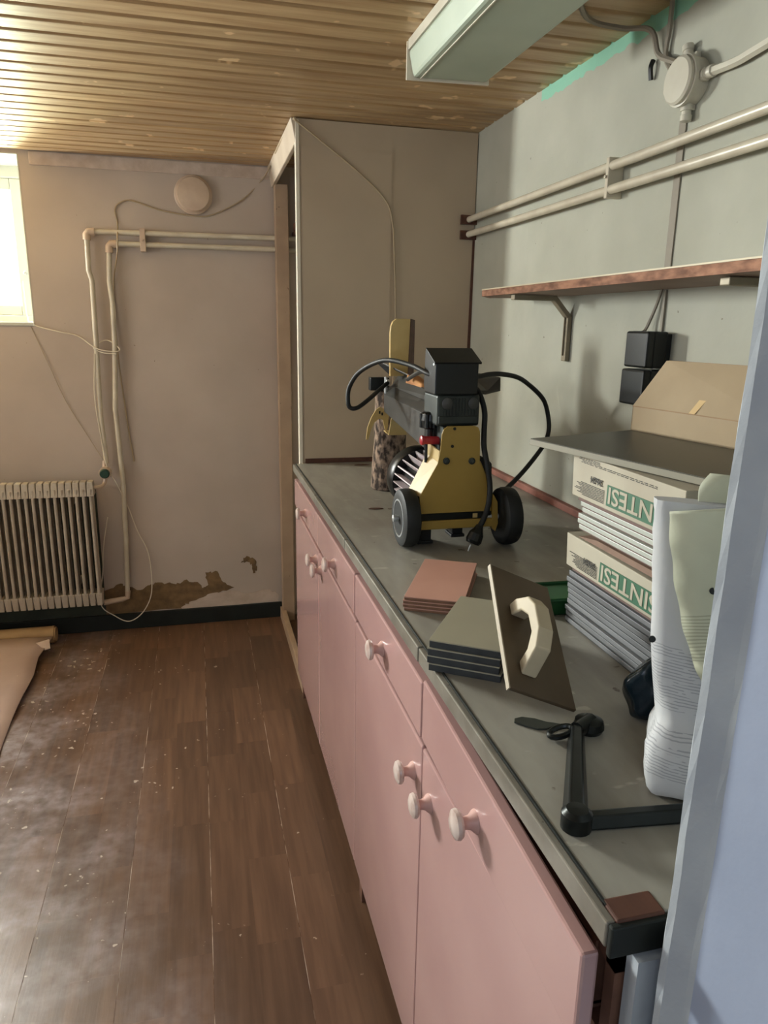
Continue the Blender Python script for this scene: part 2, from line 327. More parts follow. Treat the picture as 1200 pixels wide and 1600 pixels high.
# peeled plaster low on the far wall
def patch(name, pts, m, t=0.0025):
    random.seed(3); P = []
    for i in range(len(pts)):
        a, b = V(pts[i]), V(pts[(i+1) % len(pts)])
        for k in range(5):
            q = a.lerp(b, k/5); P.append((q.x+random.uniform(-.006, .006)*(k > 0), YF-t, q.y+random.uniform(-.006, .006)*(k > 0)))
    return build(name, MB().prism(P, (0, t+.001, 0)), m, wall_far)
build('dark_area', MB().box(-1.35, -0.505, YF-.0035, YF, 0.011, 0.66), 'dark_green_wall', wall_far)  # dark green rectangle on the wall behind the radiator
patch('bare_plaster_patch', [(-0.56, 0.13), (-0.49, 0.142), (-0.425, 0.17), (-0.395, 0.15), (-0.335, 0.128), (-0.29, 0.15), (-0.25, 0.163), (-0.16, 0.146), (-0.12, 0.165), (-0.05, 0.15), (-0.03, 0.115), (0.0, 0.13), (-0.012, 0.20), (0.05, 0.20), (0.075, 0.14), (0.13, 0.108), (0.06, 0.088), (-0.02, 0.07), (-0.1, 0.045), (-0.14, 0.012), (-0.58, 0.012)], 'old_plaster', 0.0018)
patch('filler_patch', [(-0.14, 0.02), (-0.05, 0.06), (0.02, 0.085), (0.12, 0.09), (0.2, 0.07), (0.3, 0.085), (0.36, 0.05), (0.36, 0.012), (-0.13, 0.012)], 'filler', 0.0026)
patch('bare_plaster_patch', [(0.17, 0.24), (0.2, 0.275), (0.245, 0.25), (0.25, 0.19), (0.23, 0.18), (0.225, 0.22), (0.2, 0.245)], 'old_plaster', 0.0018)
# far window: deep reveal, painted frame and casement, glass
yw = YF+0.27
wfr = MB()
for x0, x1, z0, z1 in ((WX0, WX0+.05, WZ0, WZ1), (-0.752, WX1, WZ0, WZ1), (WX0+.05, -0.752, 2.075, WZ1), (WX0+.05, -0.752, WZ0, WZ0+.035)): wfr.box(x0, x1, yw, yw+.07, z0, z1)
win = struct('window_1', wfr, 'winframe', bevel=0.004)
sash = MB()
for x0, x1, z0, z1 in ((WX0+.05, WX0+.10, 1.465, 2.075), (-0.805, -0.752, 1.465, 2.075), (WX0+.10, -0.805, 2.025, 2.075), (WX0+.10, -0.805, 1.465, 1.51)): sash.box(x0, x1, yw+.012, yw+.052, z0, z1)
build('casement', sash, 'winframe', win, bevel=0.004)
build('pane', MB().box(WX0+.10, -0.805, yw+.03, yw+.034, 1.51, 2.025), 'glass', win)
build('window_sill', MB().box(WX0, WX1, YF-0.006, yw, WZ0-0.012, WZ0+0.004), 'winframe', win, bevel=0.003)
lt = MB().lathe([(0.008, 0), (0.011, 0.008), (0.006, 0.016)], (-0.772, yw+.012, 1.66), (0, -1, 0), 12)
build('latch', lt, 'steel', win)
build('window_reveal', MB().box(WX1-.004, WX1+.0005, YF-.001, yw, WZ0, WZ1).box(WX0, WX1, YF-.001, yw, WZ1-.004, WZ1+.0005).box(WX0-.0005, WX0+.004, YF-.001, yw, WZ0, WZ1), 'winframe', win)
# side window in the left wall (outside the frame, lights the room)
w2 = MB()
for y0, y1, z0, z1 in ((1.25, 1.31, 1.1, 2.0), (2.69, 2.75, 1.1, 2.0), (1.97, 2.03, 1.16, 1.94), (1.31, 2.69, 1.1, 1.16), (1.31, 2.69, 1.94, 2.0)): w2.box(XL-.1, XL-.04, y0, y1, z0, z1)
win2 = struct('window_2', w2, 'winframe')
build('pane', MB().box(XL-.072, XL-.068, 1.31, 2.69, 1.16, 1.94), 'glass', win2)
struct('ground', MB().box(-9, 9, 4.2, 16, 1.0, 1.05), 'grass')

# ---------------------------------------------------------------- wardrobe at the far end
wd = thing('wardrobe', (0.72, 3.2, ZF), 'open doorless pale wardrobe with a tall plain side panel rising behind the worktop', 'wardrobe')
sp_ = MB().box(0.382, 1.0505, YP, YP+0.018, ZF, 2.142)
build('side_panel', sp_, 'panel', wd, bevel=0.002)
build('edge_strip', MB().box(0.368, 0.3815, YP-0.004, YP+0.024, ZF, 2.138), 'edge_white', wd, bevel=0.0015)
build('joint_strip', MB().box(0.388, 0.72, YP-0.0035, YP-0.0005, 0.93, 2.05), 'panel', wd)
build('bottom_strip', MB().box(0.39, 0.70, YP-0.010, YP-0.0005, ZT+.001, 0.938), 'brown_wood', wd)
build('post', MB().box(0.376, 0.436, 3.56, YF-.018, ZF, 2.06), 'post', wd, bevel=0.003)
tr = MB(); tr.hexa([(0.368, YP, 2.065), (0.384, YP, 2.065), (0.384, YF, 2.055), (0.368, YF, 2.055)], [(0.352, YP, 2.143), (0.384, YP, 2.143), (0.384, YF, 2.143), (0.352, YF, 2.143)])
build('top_rail', tr, 'white_wood', wd, bevel=0.003)
build('base_rail', MB().box(0.366, 0.392, YP, YF-.02, ZF, ZF+0.062), 'post', wd, bevel=0.003)
build('wardrobe_shelf', MB().box(0.46, XR-.005, 3.25, YF-.002, 1.84, 1.862), 'brown_wood', wd)
build('hook_rail', MB().box(0.455, 0.475, 2.85, 3.55, 1.86, 1.89), 'brown_wood', wd)
# brown lath in the gap between the side panel and the wall
build('brown_lath', MB().hexa([(1.037, YP-.004, 0.94), (1.0525, YP-.004, 0.94), (1.0525, YP+.012, 0.94), (1.037, YP+.012, 0.94)], [(1.044, YP-.004, 1.77), (1.0525, YP-.004, 1.77), (1.0525, YP+.012, 1.77), (1.044, YP+.012, 1.77)]), 'brown_wood',
      label='narrow dark brown wooden lath upright in the gap between wardrobe panel and right wall', cat='lath')
pc = build('panel_cable', MB().tube(spline([(0.352, 3.30, 2.132), (0.362, YP+.02, 2.136), (0.375, YP-.006, 2.128), (0.456, YP-.006, 2.074), (0.595, YP-.006, 1.979), (0.699, YP-.006, 1.887), (0.726, YP-.006, 1.80), (0.733, YP-.006, 1.70), (0.741, YP-.006, 1.55), (0.742, YP-.006, 1.42), (0.735, YP-.006, 1.15), (0.73, YP-.012, 0.945)], 6), 0.0035, 6), 'cable', smooth=True,
      label='beige cable curving down the wardrobe side panel from its top corner', cat='cable')

# ---------------------------------------------------------------- kitchen base units
FX = 0.345; B = [2.748, 2.183, 1.612, 1.054, 0.492]
def knob(x, y, z, par, ang=0):
    p = [(0.0165, 0), (0.0155, 0.003), (0.010, 0.009), (0.0085, 0.016), (0.010, 0.021)]
    k = build('knob', MB().lathe(p, (x, y, z), (-1, 0, 0), 20), 'knob_neck', par, smooth=True)
    build('knob_cap', MB().lathe([(0.012, 0.0205), (0.0190, 0.0225), (0.0212, 0.0265), (0.0198, 0.031), (0.013, 0.0345), (0.0, 0.0355)], (x, y, z), (-1, 0, 0), 20), 'knob', k, smooth=True)
def unit(y1, y0, ym, label, near):
    u = thing('base_unit', (0.69, (y0+y1)/2, ZF), label, 'cabinet', 'pink kitchen base units')
    c = MB(); t = 0.016; x0 = FX+.019
    c.box(x0, XR-.004, y0, y0+t, ZF, 0.89).box(x0, XR-.004, y1-t, y1, ZF, 0.89).box(x0, XR-.004, ym-t/2, ym+t/2, ZF+.1, 0.89).box(x0, XR-.004, y0, y1, ZF+.1, ZF+.116).box(XR-.012, XR-.004, y0, y1, ZF, 0.87).box(x0, x0+.03, y0, y1, 0.845, 0.878).box(x0, x0+.03, y0, y1, 0.742, 0.758)
    build('carcass', c, 'carcass', u)
    build('toe_kick', MB().box(0.415, 0.43, y0+.002, y1-.002, ZF, 0.05), 'carcass', u)
    for a, b, kz in ((y1, ym, 1), (ym, y0, 0)):
        d = build('door', MB().box(FX, FX+.018, b+.002, a-.002, 0.050, 0.745), 'pink', u, bevel=0.0035)
        ky = ym+0.048 if kz else ym-0.048
        knob(FX, ky, 0.668 if near else 0.704-(0 if kz else .006), d)
    return u
ua = unit(B[0], B[2], B[1], 'far pink base unit with two doors and two drawers, next to the wardrobe', False)
ub = unit(B[2], B[4], B[3], 'near pink base unit with two doors, whose front drawer stands ajar', True)
def drawer(u, a, b, x, x2, z1, ky, tilt=0):
    z0 = 0.763
    bt = [(x2, b, z0), (x2+.019, b, z0), (x+.019, a, z0), (x, a, z0)]; tp = [(x2, b, z1), (x2+.019, b, z1), (x+.019, a, z1), (x, a, z1)]
    d = build('drawer', MB().hexa(bt, tp), 'pink', u, bevel=0.0035)
    bx = MB().box(x+.019, x+.40, b+.03, b+.042, z0+.01, z1-.02).box(x+.019, x+.40, a-.042, a-.03, z0+.01, z1-.02).box(x+.019, x+.40, b+.03, a-.03, z0+.006, z0+.014)
    build('drawer_box', bx, 'carcass', d)
    knob((x+x2)/2+.0005, ky, 0.803, d)
drawer(ua, B[0]-.001, B[1]+.001, FX-.002, FX-.002, 0.866, 2.45)
drawer(ua, B[1]-.001, B[2]+.001, FX-.002, FX-.004, 0.868, 1.885)
drawer(ub, B[2]-.001, B[3]+.001, FX-.002, FX-.005, 0.868, 1.33)
drawer(ub, B[3]-.001, B[4]+.001, FX-.003, FX-.018, 0.874, 0.782)
build('end_panel', MB().box(0.372, XR-.01, 0.470, 0.488, ZF, 0.878), 'wall_near', ub)

# ---------------------------------------------------------------- worktop
wt = thing('worktop', (0.7, 1.6, 0.88), 'long dusty grey laminate worktop along the right wall with chipped near corner', 'worktop')
build('slab', MB().box(0.352, XR-.001, 0.482, YP-.006, 0.8905, ZT), 'counter', wt, bevel=0.0015)
ed = MB()
for a, b in ((YP-.006, 2.235), (2.228, 1.735), (1.73, 1.085), (1.081, 0.4815)):
    w_ = random.uniform(-.0008, .0008); ed.box(0.341+w_, 0.3515, b, a, 0.891, ZT-.001)
build('front_edging', ed, 'counter_edge', wt, bevel=0.002)
build('edge_bead', MB().box(0.351, 0.3535, 0.50, YP-.006, ZT-.002, ZT+.0012), 'black_trim', wt)
build('chipped_corner', MB().box(0.351, 0.402, 0.4790, 0.507, 0.900, ZT+.0015), 'brown_wood', wt, bevel=0.002)
build('end_cap', MB().box(0.343, 0.50, 0.4740, 0.4815, 0.884, 0.9185), 'black_trim', wt, bevel=0.002)
struct('trim_2', MB().box(XR-0.020, XR-.0005, 0.49, YP-.001, ZT+.0005, ZT+0.022), 'skirting', bevel=0.003)

# ---------------------------------------------------------------- pipes, radiator, cables on the far wall
hp = thing('heating_pipe', (0, 3.6, 1.79), 'upper white heating pipe of the pair along far and right walls', 'pipe', 'heating pipes')
py = YF-.03
up_ = [(1.022, 0.47, 1.842), (1.022, 3.59, 1.838), (1.00, py, 1.836), (-0.43, py, 1.826), (-0.447, py, 1.818), (-0.449, py, 1.80), (-0.452, py, 1.66), (-0.441, py, 1.62), (-0.446, py, 1.33), (-0.452, py, 1.02), (-0.443, py, 0.79)]
build('pipe_run', MB().tube(up_, 0.0115, 12), 'pipe', hp, smooth=True)
build('elbow', MB().tube([(-0.415, py, 1.826), (-0.44, py, 1.825), (-0.448, py, 1.815), (-0.449, py, 1.79)], 0.017, 12), 'pipe_far', hp, smooth=True)
hp2 = thing('heating_pipe', (0, 3.6, 1.74), 'lower white heating pipe of the pair along far and right walls', 'pipe', 'heating pipes')
lo_ = [(1.022, 0.47, 1.784), (1.022, 3.59, 1.787), (1.00, py, 1.786), (-0.34, py, 1.779), (-0.357, py, 1.77), (-0.359, py, 1.75), (-0.368, py, 1.62), (-0.362, py, 1.52), (-0.366, py, 1.336), (-0.385, py, 1.05), (-0.375, py, 0.70), (-0.382, py, 0.40), (-0.394, py, 0.12), (-0.397, py, 0.103)]
build('pipe_run', MB().tube(lo_, 0.0115, 12), 'pipe', hp2, smooth=True)
build('elbow', MB().tube([(-0.325, py, 1.779), (-0.35, py, 1.778), (-0.358, py, 1.768), (-0.359, py, 1.74)], 0.017, 12), 'pipe_far', hp2, smooth=True)
build('elbow', MB().tube([(-0.392, py, 0.14), (-0.396, py, 0.105), (-0.42, py, 0.097), (-0.505, py-.03, 0.097)], 0.0135, 12), 'pipe_far', hp2, smooth=True)
def clamp(loc, n_, label, m):
    mb = MB()
    if n_ == 'x':
        x, y, z = loc; mb.box(x-.012, XR, y-.007, y+.007, z-.05, z+.045); mb.tube([(x-.014, y, z), (x-.018, y, z)], 0.005, 8)
    else:
        x, y, z = loc; mb.box(x-.012, x+.012, y-.015, YF, z-.052, z+.045); mb.tube([(x, y-.014, z-.003), (x, y-.02, z-.003)], 0.005, 8)
    build('pipe_clamp', mb, m, bevel=0.004, label=label, cat='pipe clamp')
clamp((1.022, 1.763, 1.815), 'x', 'painted metal clamp holding both pipes on the right wall', 'pipe')
clamp((-0.213, py, 1.802), 'y', 'painted metal clamp holding both pipes on the far wall', 'pipe_far')
build('pipe_clamp', MB().box(0.99, XR, YP-.016, YP-.0045, 1.768, 1.80).box(0.99, XR, YP-.016, YP-.0045, 1.822, 1.855), 'brown_wood', label='dark pipe collar pair where the pipes enter the wardrobe panel', cat='pipe clamp')
rad = thing('radiator', (-0.8, YF-.09, 0.09), 'cream ribbed column radiator on the far wall under the window', 'radiator')
ry = YF-.105
for i in range(23):
    x = -0.512 - i*0.0310; s = MB()
    s.box(x-.0035, x+.0035, ry-.030, ry+.032, 0.165, 0.68)
    s.tube([(x, ry-.030, 0.16), (x, ry-.030, 0.69)], 0.0078, 8).tube([(x, ry+.030, 0.16), (x, ry+.030, 0.69)], 0.0078, 8)
    s.hexa([(x-.0150, ry-.038, 0.655), (x+.0150, ry-.038, 0.655), (x+.0150, ry+.038, 0.655), (x-.0150, ry+.038, 0.655)], [(x-.0125, ry-.026, 0.722), (x+.0125, ry-.026, 0.722), (x+.0125, ry+.026, 0.722), (x-.0125, ry+.026, 0.722)])
    s.hexa([(x-.012, ry-.030, 0.112), (x+.012, ry-.030, 0.112), (x+.012, ry+.030, 0.112), (x-.012, ry+.030, 0.112)], [(x-.0150, ry-.038, 0.178), (x+.0150, ry-.038, 0.178), (x+.0150, ry+.038, 0.178), (x-.0150, ry+.038, 0.178)])
    build('section', s, 'radiator', rad, bevel=0.004)
for hz_ in (0.69, 0.145): build('header_pipe', MB().tube([(-0.50, ry, hz_), (-1.18, ry, hz_)], 0.014, 10), 'radiator', rad, smooth=True)
for hz_ in (.60, .2): build('wall_bracket', MB().box(-.62, -.6, ry+.03, YF, hz_, hz_+.03), 'radiator', rad)
vl = thing('radiator_valve', (-0.455, YF-.06, 0.72), 'round dark green capped radiator valve at the foot of the pipe', 'valve')
build('valve_body', MB().lathe([(0.014, 0), (0.026, 0.012), (0.028, 0.05), (0.026, 0.056)], (-0.447, YF-.035, 0.752), (0, -1, 0), 20), 'pipe_far', vl, smooth=True)
build('valve_cap', MB().lathe([(0.022, 0.053), (0.022, 0.068), (0.018, 0.072)], (-0.447, YF-.035, 0.752), (0, -1, 0), 20), 'dark_valve', vl, smooth=True)
build('valve_tail', MB().tube(spline([(-0.45, YF-.06, 0.735), (-0.455, YF-.07, 0.70), (-0.475, YF-.09, 0.688), (-0.505, ry, 0.69)], 5), 0.009, 8).tube([(-0.452, py, 0.80), (-0.450, YF-.045, 0.765)], 0.0115, 8), 'pipe_far', vl, smooth=True)
wy = YF-.006
def wire(name, pts, r, m, label, n=6): return build(name, MB().tube(spline(pts, n), r, 6), m, smooth=True, label=label, cat='cable')
wire('beige_cable', [(0.352, 3.5, 2.12), (0.33, wy, 2.09), (0.237, wy, 1.997), (0.10, wy, 1.925), (0.012, wy, 1.915), (-0.132, wy, 1.932), (-0.25, wy, 1.965), (-0.30, wy, 1.955), (-0.325, wy, 1.925), (-0.318, wy, 1.87), (-0.318, 3.585, 1.80), (-0.325, 3.585, 1.73), (-0.35, wy, 1.63), (-0.358, wy, 1.5), (-0.355, 3.63, 1.25), (-0.335, wy, 0.95), (-0.32, wy, 0.79)], 0.0032, 'cable', 'thin beige cable looping under the round vent and down between the pipes')
wire('thin_wire', [(-0.78, 3.88, 1.62), (-0.76, 3.80, 1.45), (-0.71, 3.64, 1.437), (-0.69, 3.63, 1.418), (-0.60, 3.62, 1.395), (-0.525, wy, 1.377), (-0.447, 3.594, 1.325), (-0.37, 3.59, 1.31), (-0.345, 3.60, 1.322), (-0.40, 3.625, 1.36), (-0.46, 3.62, 1.33), (-0.42, 3.593, 1.305), (-0.36, 3.592, 1.30)], 0.0024, 'edge_white', 'thin white wire from the window sill tied around the two pipes')
wire('loop_wire', [(-0.455, 3.60, 1.30), (-0.47, 3.60, 1.1), (-0.455, 3.60, 0.9), (-0.44, 3.585, 0.78), (-0.405, 3.585, 0.70), (-0.365, 3.62, 0.58), (-0.33, 3.63, 0.45), (-0.285, 3.63, 0.33), (-0.275, 3.62, 0.20), (-0.285, 3.61, 0.10), (-0.33, 3.60, 0.02), (-0.395, 3.59, -0.015), (-0.46, 3.59, 0.02), (-0.52, 3.585, 0.09), (-0.50, 3.60, 0.25), (-0.488, 3.61, 0.38), (-0.46, 3.63, 0.52)], 0.0024, 'edge_white', 'thin white wire hanging in a big loop down to the black skirting')
wire('diagonal_wire', [(-0.72, 3.64, 1.42), (-0.66, wy, 1.25), (-0.60, wy, 1.08), (-0.52, wy, 0.92), (-0.45, 3.62, 0.79)], 0.0012, 'cable', 'very fine wire running diagonally from window corner to radiator valve')
vent = thing('round_vent', (0.016, YF, 1.92), 'round cream vent cover high on the far wall', 'vent')
build('vent_ring', MB().lathe([(0.084, 0), (0.084, 0.010), (0.078, 0.014), (0.07, 0.014)], (0.016, YF, 2.004), (0, -1, 0), 36), 'pipe_far', vent, smooth=True)
build('vent_disc', MB().lathe([(0.074, 0.012), (0.076, 0.022), (0.070, 0.030), (0.04, 0.035), (0, 0.036)], (0.016, YF, 2.004), (0, -1, 0), 36), 'pipe_far', vent, smooth=True)

# ---------------------------------------------------------------- vinyl offcut on the floor
rl = thing('vinyl_roll', (-1.2, 3.52, ZF), 'rolled tan vinyl flooring lying below the radiator', 'roll')
build('roll_body', MB().tube([(-1.75, 3.535, ZF+.045), (-0.735, 3.535, ZF+.043)], 0.041, 20), 'tube_card', rl, smooth=True)
build('roll_end', MB().lathe([(0.042, 0), (0.042, 0.012), (0.036, 0.013), (0.036, 0.02), (0.030, 0.021)], (-0.745, 3.535, ZF+.043), (1, 0, 0), 20), 'tube_card', rl, smooth=True)
vs = []; fs = []; nx, ny = 14, 22
edge = lambda y: -0.745 - 0.02*math.sin((y-2.4)*4.2) - (0.03*math.exp(-((y-3.3)/.12)**2))
for j in range(ny+1):
    y = 1.6 + (3.47-1.6)*j/ny
    for i in range(nx+1):
        t = i/nx; x = edge(y) - 1.05*t
        lift = 0.045*max(0, (y-2.7)/.75)**1.6*(1+0.25*math.sin(t*7)) + 0.006*math.exp(-t*14)*(1+math.sin(y*9))
        vs.append((x, y, ZF+0.004+lift))
for j in range(ny):
    for i in range(nx): a = j*(nx+1)+i; fs.append((a, a+1, a+nx+2, a+nx+1))
vo = build('vinyl_offcut', MB().add(vs, fs), 'vinyl', smooth=True, label='pinkish beige vinyl flooring sheet lying loose over the wooden floor at left', cat='flooring')
so = vo.modifiers.new('s', 'SOLIDIFY'); so.thickness = 0.003
build('vinyl_scrap', MB().prism([(-0.79, 3.40, -.012), (-0.735, 3.415, -.005), (-0.725, 3.37, -.03), (-0.75, 3.365, -.035)], (0, 0, .003)), 'vinyl', label='curled torn scrap of vinyl at the corner of the loose sheet', cat='scrap')

# ---------------------------------------------------------------- right wall fittings
# shelf
sh = thing('shelf', (0.95, 1.3, 1.53), 'long chipboard wall shelf with rough brown front edge on the right wall', 'shelf')
SX = 0.853
shelf = MB().prism([(SX-.03, 0.52, 0), (XR-.001, 0.52, 0), (XR-.001, 2.24, 0), (0.93, 2.28, 0), (SX+.005, 2.17, 0)], (0, 0, 0.017)); shelf.v = [(x, y, z+1.538) for x, y, z in shelf.v]
build('board', shelf, 'shelf_under', sh)
se = MB().prism([(SX-.033, 0.52, 0), (SX-.03, 0.52, 0), (SX+.005, 2.17, 0), (0.93, 2.28, 0), (0.928, 2.283, 0), (SX+.002, 2.173, 0)], (0, 0, 0.018)); se.v = [(x, y, z+1.5375) for x, y, z in se.v]
build('front_edge', se, 'chipboard', sh)
st = MB().prism([(SX-.034, 0.52, 0), (XR-.001, 0.52, 0), (XR-.001, 2.24, 0), (0.93, 2.284, 0), (SX+.001, 2.174, 0)], (0, 0, 0.003)); st.v = [(x, y, z+1.5558) for x, y, z in st.v]
build('top_skin', st, 'shelf_top', sh)
def bracket(y, label):
    b = thing('shelf_bracket', (XR, y, 1.35), label, 'bracket', 'shelf brackets')
    w = 0.0125
    def bar(p, q, t=0.007):
        p, q = V(p), V(q); d = (q-p).normalized(); n_ = V((d.z, 0, -d.x))*t
        return [p-n_, q-n_, q+n_, p+n_]
    mb = MB()
    for p, q in (((0.868, y-w, 1.5295), (1.0, y-w, 1.5295)), ((0.995, y-w, 1.5295), (1.044, y-w, 1.478)), ((1.044, y-w, 1.482), (1.044, y-w, 1.354))): mb.prism(bar(p, q), (0, 2*w, 0))
    build('arm', mb, 'alu', b, bevel=0.002)
    build('rib', MB().prism(bar((1.036, y-.0015, 1.495), (1.036, y-.0015, 1.37), 0.004), (0, .003, 0)), 'alu', b)
    return b
bracket(1.97, 'bent aluminium bracket under the far end of the chipboard shelf')
bracket(1.10, 'bracket tip under the near end of the shelf, beside the door jamb')
# junction box and its cables
jb = thing('junction_box', (XR-.03, 1.505, 1.90), 'round white junction box high on the right wall above the pipes', 'junction box')
jc = (XR, 1.505, 1.958)
build('box_body', MB().lathe([(0.046, 0), (0.046, 0.026), (0.050, 0.028), (0.050, 0.036), (0.044, 0.037)], jc, (-1, 0, 0), 32), 'white_paint', jb, smooth=True)
build('cover', MB().lathe([(0.046, 0.037), (0.0465, 0.044), (0.042, 0.048), (0, 0.0485)], jc, (-1, 0, 0), 32), 'white_paint', jb, smooth=True)
for d in ((0, -1, 0), (0, 0, -1), (0, 0.25, 0.97), (0, 1, 0)):
    c = V(jc)+V((-.014, 0, 0))+V(d).normalized()*0.04
    build('gland', MB().lathe([(0.013, 0), (0.013, 0.016), (0.010, 0.017), (0.010, 0.024), (0.012, 0.025), (0.012, 0.036), (0.007, 0.038)], c, d, 14), 'white_paint', jb, smooth=True)
for z in (-1, 1): build('screw_lug', MB().box(XR-.012, XR, 1.505-.01, 1.505+.01, 1.958+z*.05-.006, 1.958+z*.05+.006), 'white_paint', jb, bevel=.002)
cx = XR-.014
wire('conduit', [(cx, 1.44, 1.958), (cx, 1.36, 1.954), (cx, 1.30, 1.958), (cx, 1.1, 1.972), (cx, .5, 1.99)], 0.0095, 'white_paint', 'thick white cable running from junction box along the right wall towards the door')
wire('lamp_cable', [(0.78, 1.55, 2.138), (0.90, 1.72, 2.138), (0.99, 1.72, 2.125), (1.03, 1.66, 2.105), (1.04, 1.635, 2.05), (cx, 1.58, 2.02), (cx, 1.535, 2.00)], 0.0065, 'grey_cable', 'grey cable from the ceiling lamp curving down to the junction box')
wire('ceiling_cable', [(1.04, 1.60, 2.143), (1.043, 1.605, 2.09), (1.043, 1.61, 2.04), (cx, 1.575, 2.0), (cx, 1.55, 1.98)], 0.006, 'grey_cable', 'second grey cable dropping straight from the ceiling edge to junction box')
wire('cable_stub', [(1.045, 1.66, 2.045), (1.04, 1.66, 2.03), (1.045, 1.662, 2.005)], 0.006, 'black', 'short black cable stub left of the junction box')
build('flat_cable', MB().box(XR-.004, XR-.0005, 1.517, 1.541, 1.556, 1.90), 'grey_cable', bevel=.001, label='flat grey cable duct dropping from the junction box behind pipes to the shelf', cat='cable')
wire('adapter_cord', [(1.046, 1.535, 1.538), (1.044, 1.548, 1.50), (1.035, 1.565, 1.45), (1.02, 1.56, 1.44)], 0.004, 'grey_cable', 'slanting grey cord from shelf to the upper black adapter')
build('flat_cable', MB().box(XR-.006, XR-.0005, 1.521, 1.529, 1.44, 1.537), 'grey_cable', label='short upright grey cable between shelf and black adapter', cat='cable')
def adapter(z, dx, label):
    a = thing('power_adapter', (1.02, 1.53, z-.04), label, 'adapter', 'black power adapters')
    build('case', MB().box(0.985+dx, 1.040, 1.480+dx, 1.568, z-.041, z+.041), 'black', a, bevel=0.005)
    build('back_plate', MB().box(1.0405, XR, 1.486, 1.562, z-.036, z+.036), 'black_soft', a, bevel=.002)
    build('case_seam', MB().box(1.004+dx, 1.006+dx, 1.4785+dx, 1.5685, z-.0415, z+.0415), 'black_soft', a)
adapter(1.403, 0, 'upper black power adapter plugged into the right wall below the shelf')
adapter(1.317, -.004, 'lower black power adapter partly behind the open cardboard box')

# ceiling lamp
lp = thing('fluorescent_lamp', (0.66, 1.5, 2.06), 'long pale green-white fluorescent ceiling lamp, switched off', 'lamp')
L0, L1 = 1.985, 0.75
def lx(y): return 0.0 + (1.985-y)*0.012
tb = MB().hexa([(0.565, L0, 2.058), (0.757, L0-.02, 2.058), (0.775, L1, 2.058), (0.575, L1, 2.058)], [(0.552, L0, 2.12), (0.768, L0-.02, 2.12), (0.785, L1, 2.12), (0.562, L1, 2.12)])
build('diffuser', tb, 'lamp', lp, bevel=0.008)
build('housing', MB().hexa([(0.552, L0, 2.121), (0.768, L0-.02, 2.121), (0.785, L1, 2.121), (0.562, L1, 2.121)], [(0.552, L0, 2.1445), (0.768, L0-.02, 2.1445), (0.785, L1, 2.1445), (0.562, L1, 2.1445)]), 'white_paint', lp)
build('end_plate', MB().hexa([(0.549, L0+.001, 2.054), (0.766, L0-.019, 2.054), (0.766, L0-.013, 2.054), (0.549, L0+.007, 2.054)], [(0.549, L0+.001, 2.142), (0.768, L0-.019, 2.142), (0.768, L0-.013, 2.142), (0.549, L0+.007, 2.142)]), 'edge_white', lp, bevel=.0015)
build('diffuser_rib', MB().hexa([(0.583, L0-.006, 2.0565), (0.586, L0-.006, 2.0565), (0.596, L1, 2.0565), (0.593, L1, 2.0565)], [(0.583, L0-.006, 2.059), (0.586, L0-.006, 2.059), (0.596, L1, 2.059), (0.593, L1, 2.059)]), 'edge_white', lp)

# ---------------------------------------------------------------- log splitter standing on the worktop
sp = thing('log_splitter', (0.60, 1.9, ZT), 'yellow and black electric log splitter on wheels standing on the worktop', 'log splitter')
for k, (x, y) in enumerate(((0.478, 1.645), (0.728, 1.618))):
    sx = -1 if k == 0 else 1; c = (x, y, ZT+.0728)
    w = build('wheel', MB().lathe([(0.044, -0.020), (0.060, -0.021), (0.069, -0.017), (0.0718, -0.009), (0.0722, 0), (0.0718, 0.009), (0.069, 0.017), (0.060, 0.021), (0.044, 0.020)], c, (sx, 0, 0), 40), 'tyre', sp, smooth=True)
    build('rim', MB().lathe([(0.0, -0.012), (0.045, -0.012), (0.047, 0.021), (0.043, 0.0215), (0.041, 0.010), (0.024, 0.006), (0.018, 0.014), (0.0, 0.014)], c, (sx, 0, 0), 32), 'steel', w, smooth=True)
    build('hub_nut', MB().lathe([(0.006, 0.010), (0.006, 0.026), (0.0085, 0.027), (0.0085, 0.034), (0.003, 0.036)], c, (sx, 0, 0), 10), 'steel', w)
build('axle', MB().tube([(0.46, 1.645, ZT+.072), (0.74, 1.618, ZT+.072)], 0.007, 10), 'steel', sp, smooth=True)
PL = [(.505, 1.007), (.502, 1.05), (.523, 1.09), (.545, 1.130), (.551, 1.165), (.553, 1.200), (.557, 1.211), (.567, 1.219), (.634, 1.219), (.644, 1.215), (.649, 1.205), (.651, 1.165), (.652, 1.130), (.667, 1.10), (.683, 1.065), (.689, 1.007)]
rp = build('rear_plate', MB().prism([(x, 1.618, z) for x, z in PL], (0, .004, 0)), 'yellow', sp, bevel=0.001)
for a, b, q in (((.502, 1.05), (.547, 1.132), 1), ((.547, 1.132), (.549, 1.160), 1), ((.6835, 1.065), (.6535, 1.130), 1)):
    o_ = -.012 if a[0] < .6 else .004
    build('side_flange', MB().hexa([(a[0], 1.6225, a[1]), (a[0]+.003, 1.6225, a[1]), (a[0]+o_+.003, 1.678, a[1]+.004), (a[0]+o_, 1.678, a[1]+.004)], [(b[0], 1.6225, b[1]), (b[0]+.003, 1.6225, b[1]), (b[0]+o_+.003, 1.678, b[1]+.012), (b[0]+o_, 1.678, b[1]+.012)]), 'yellow_pale' if a[0] < .6 else 'yellow', sp)  # left flanges take the paler yellow, their lit side put into the colour
for x, z, r in ((.566, 1.136, .0085), (.631, 1.134, .0085)):
    build('plate_bolt', MB().lathe([(r, 0), (r, .003), (r*.62, .004), (r*.62, .009), (r*.4, .010)], (x, 1.618, z), (0, -1, 0), 12), 'block', rp)
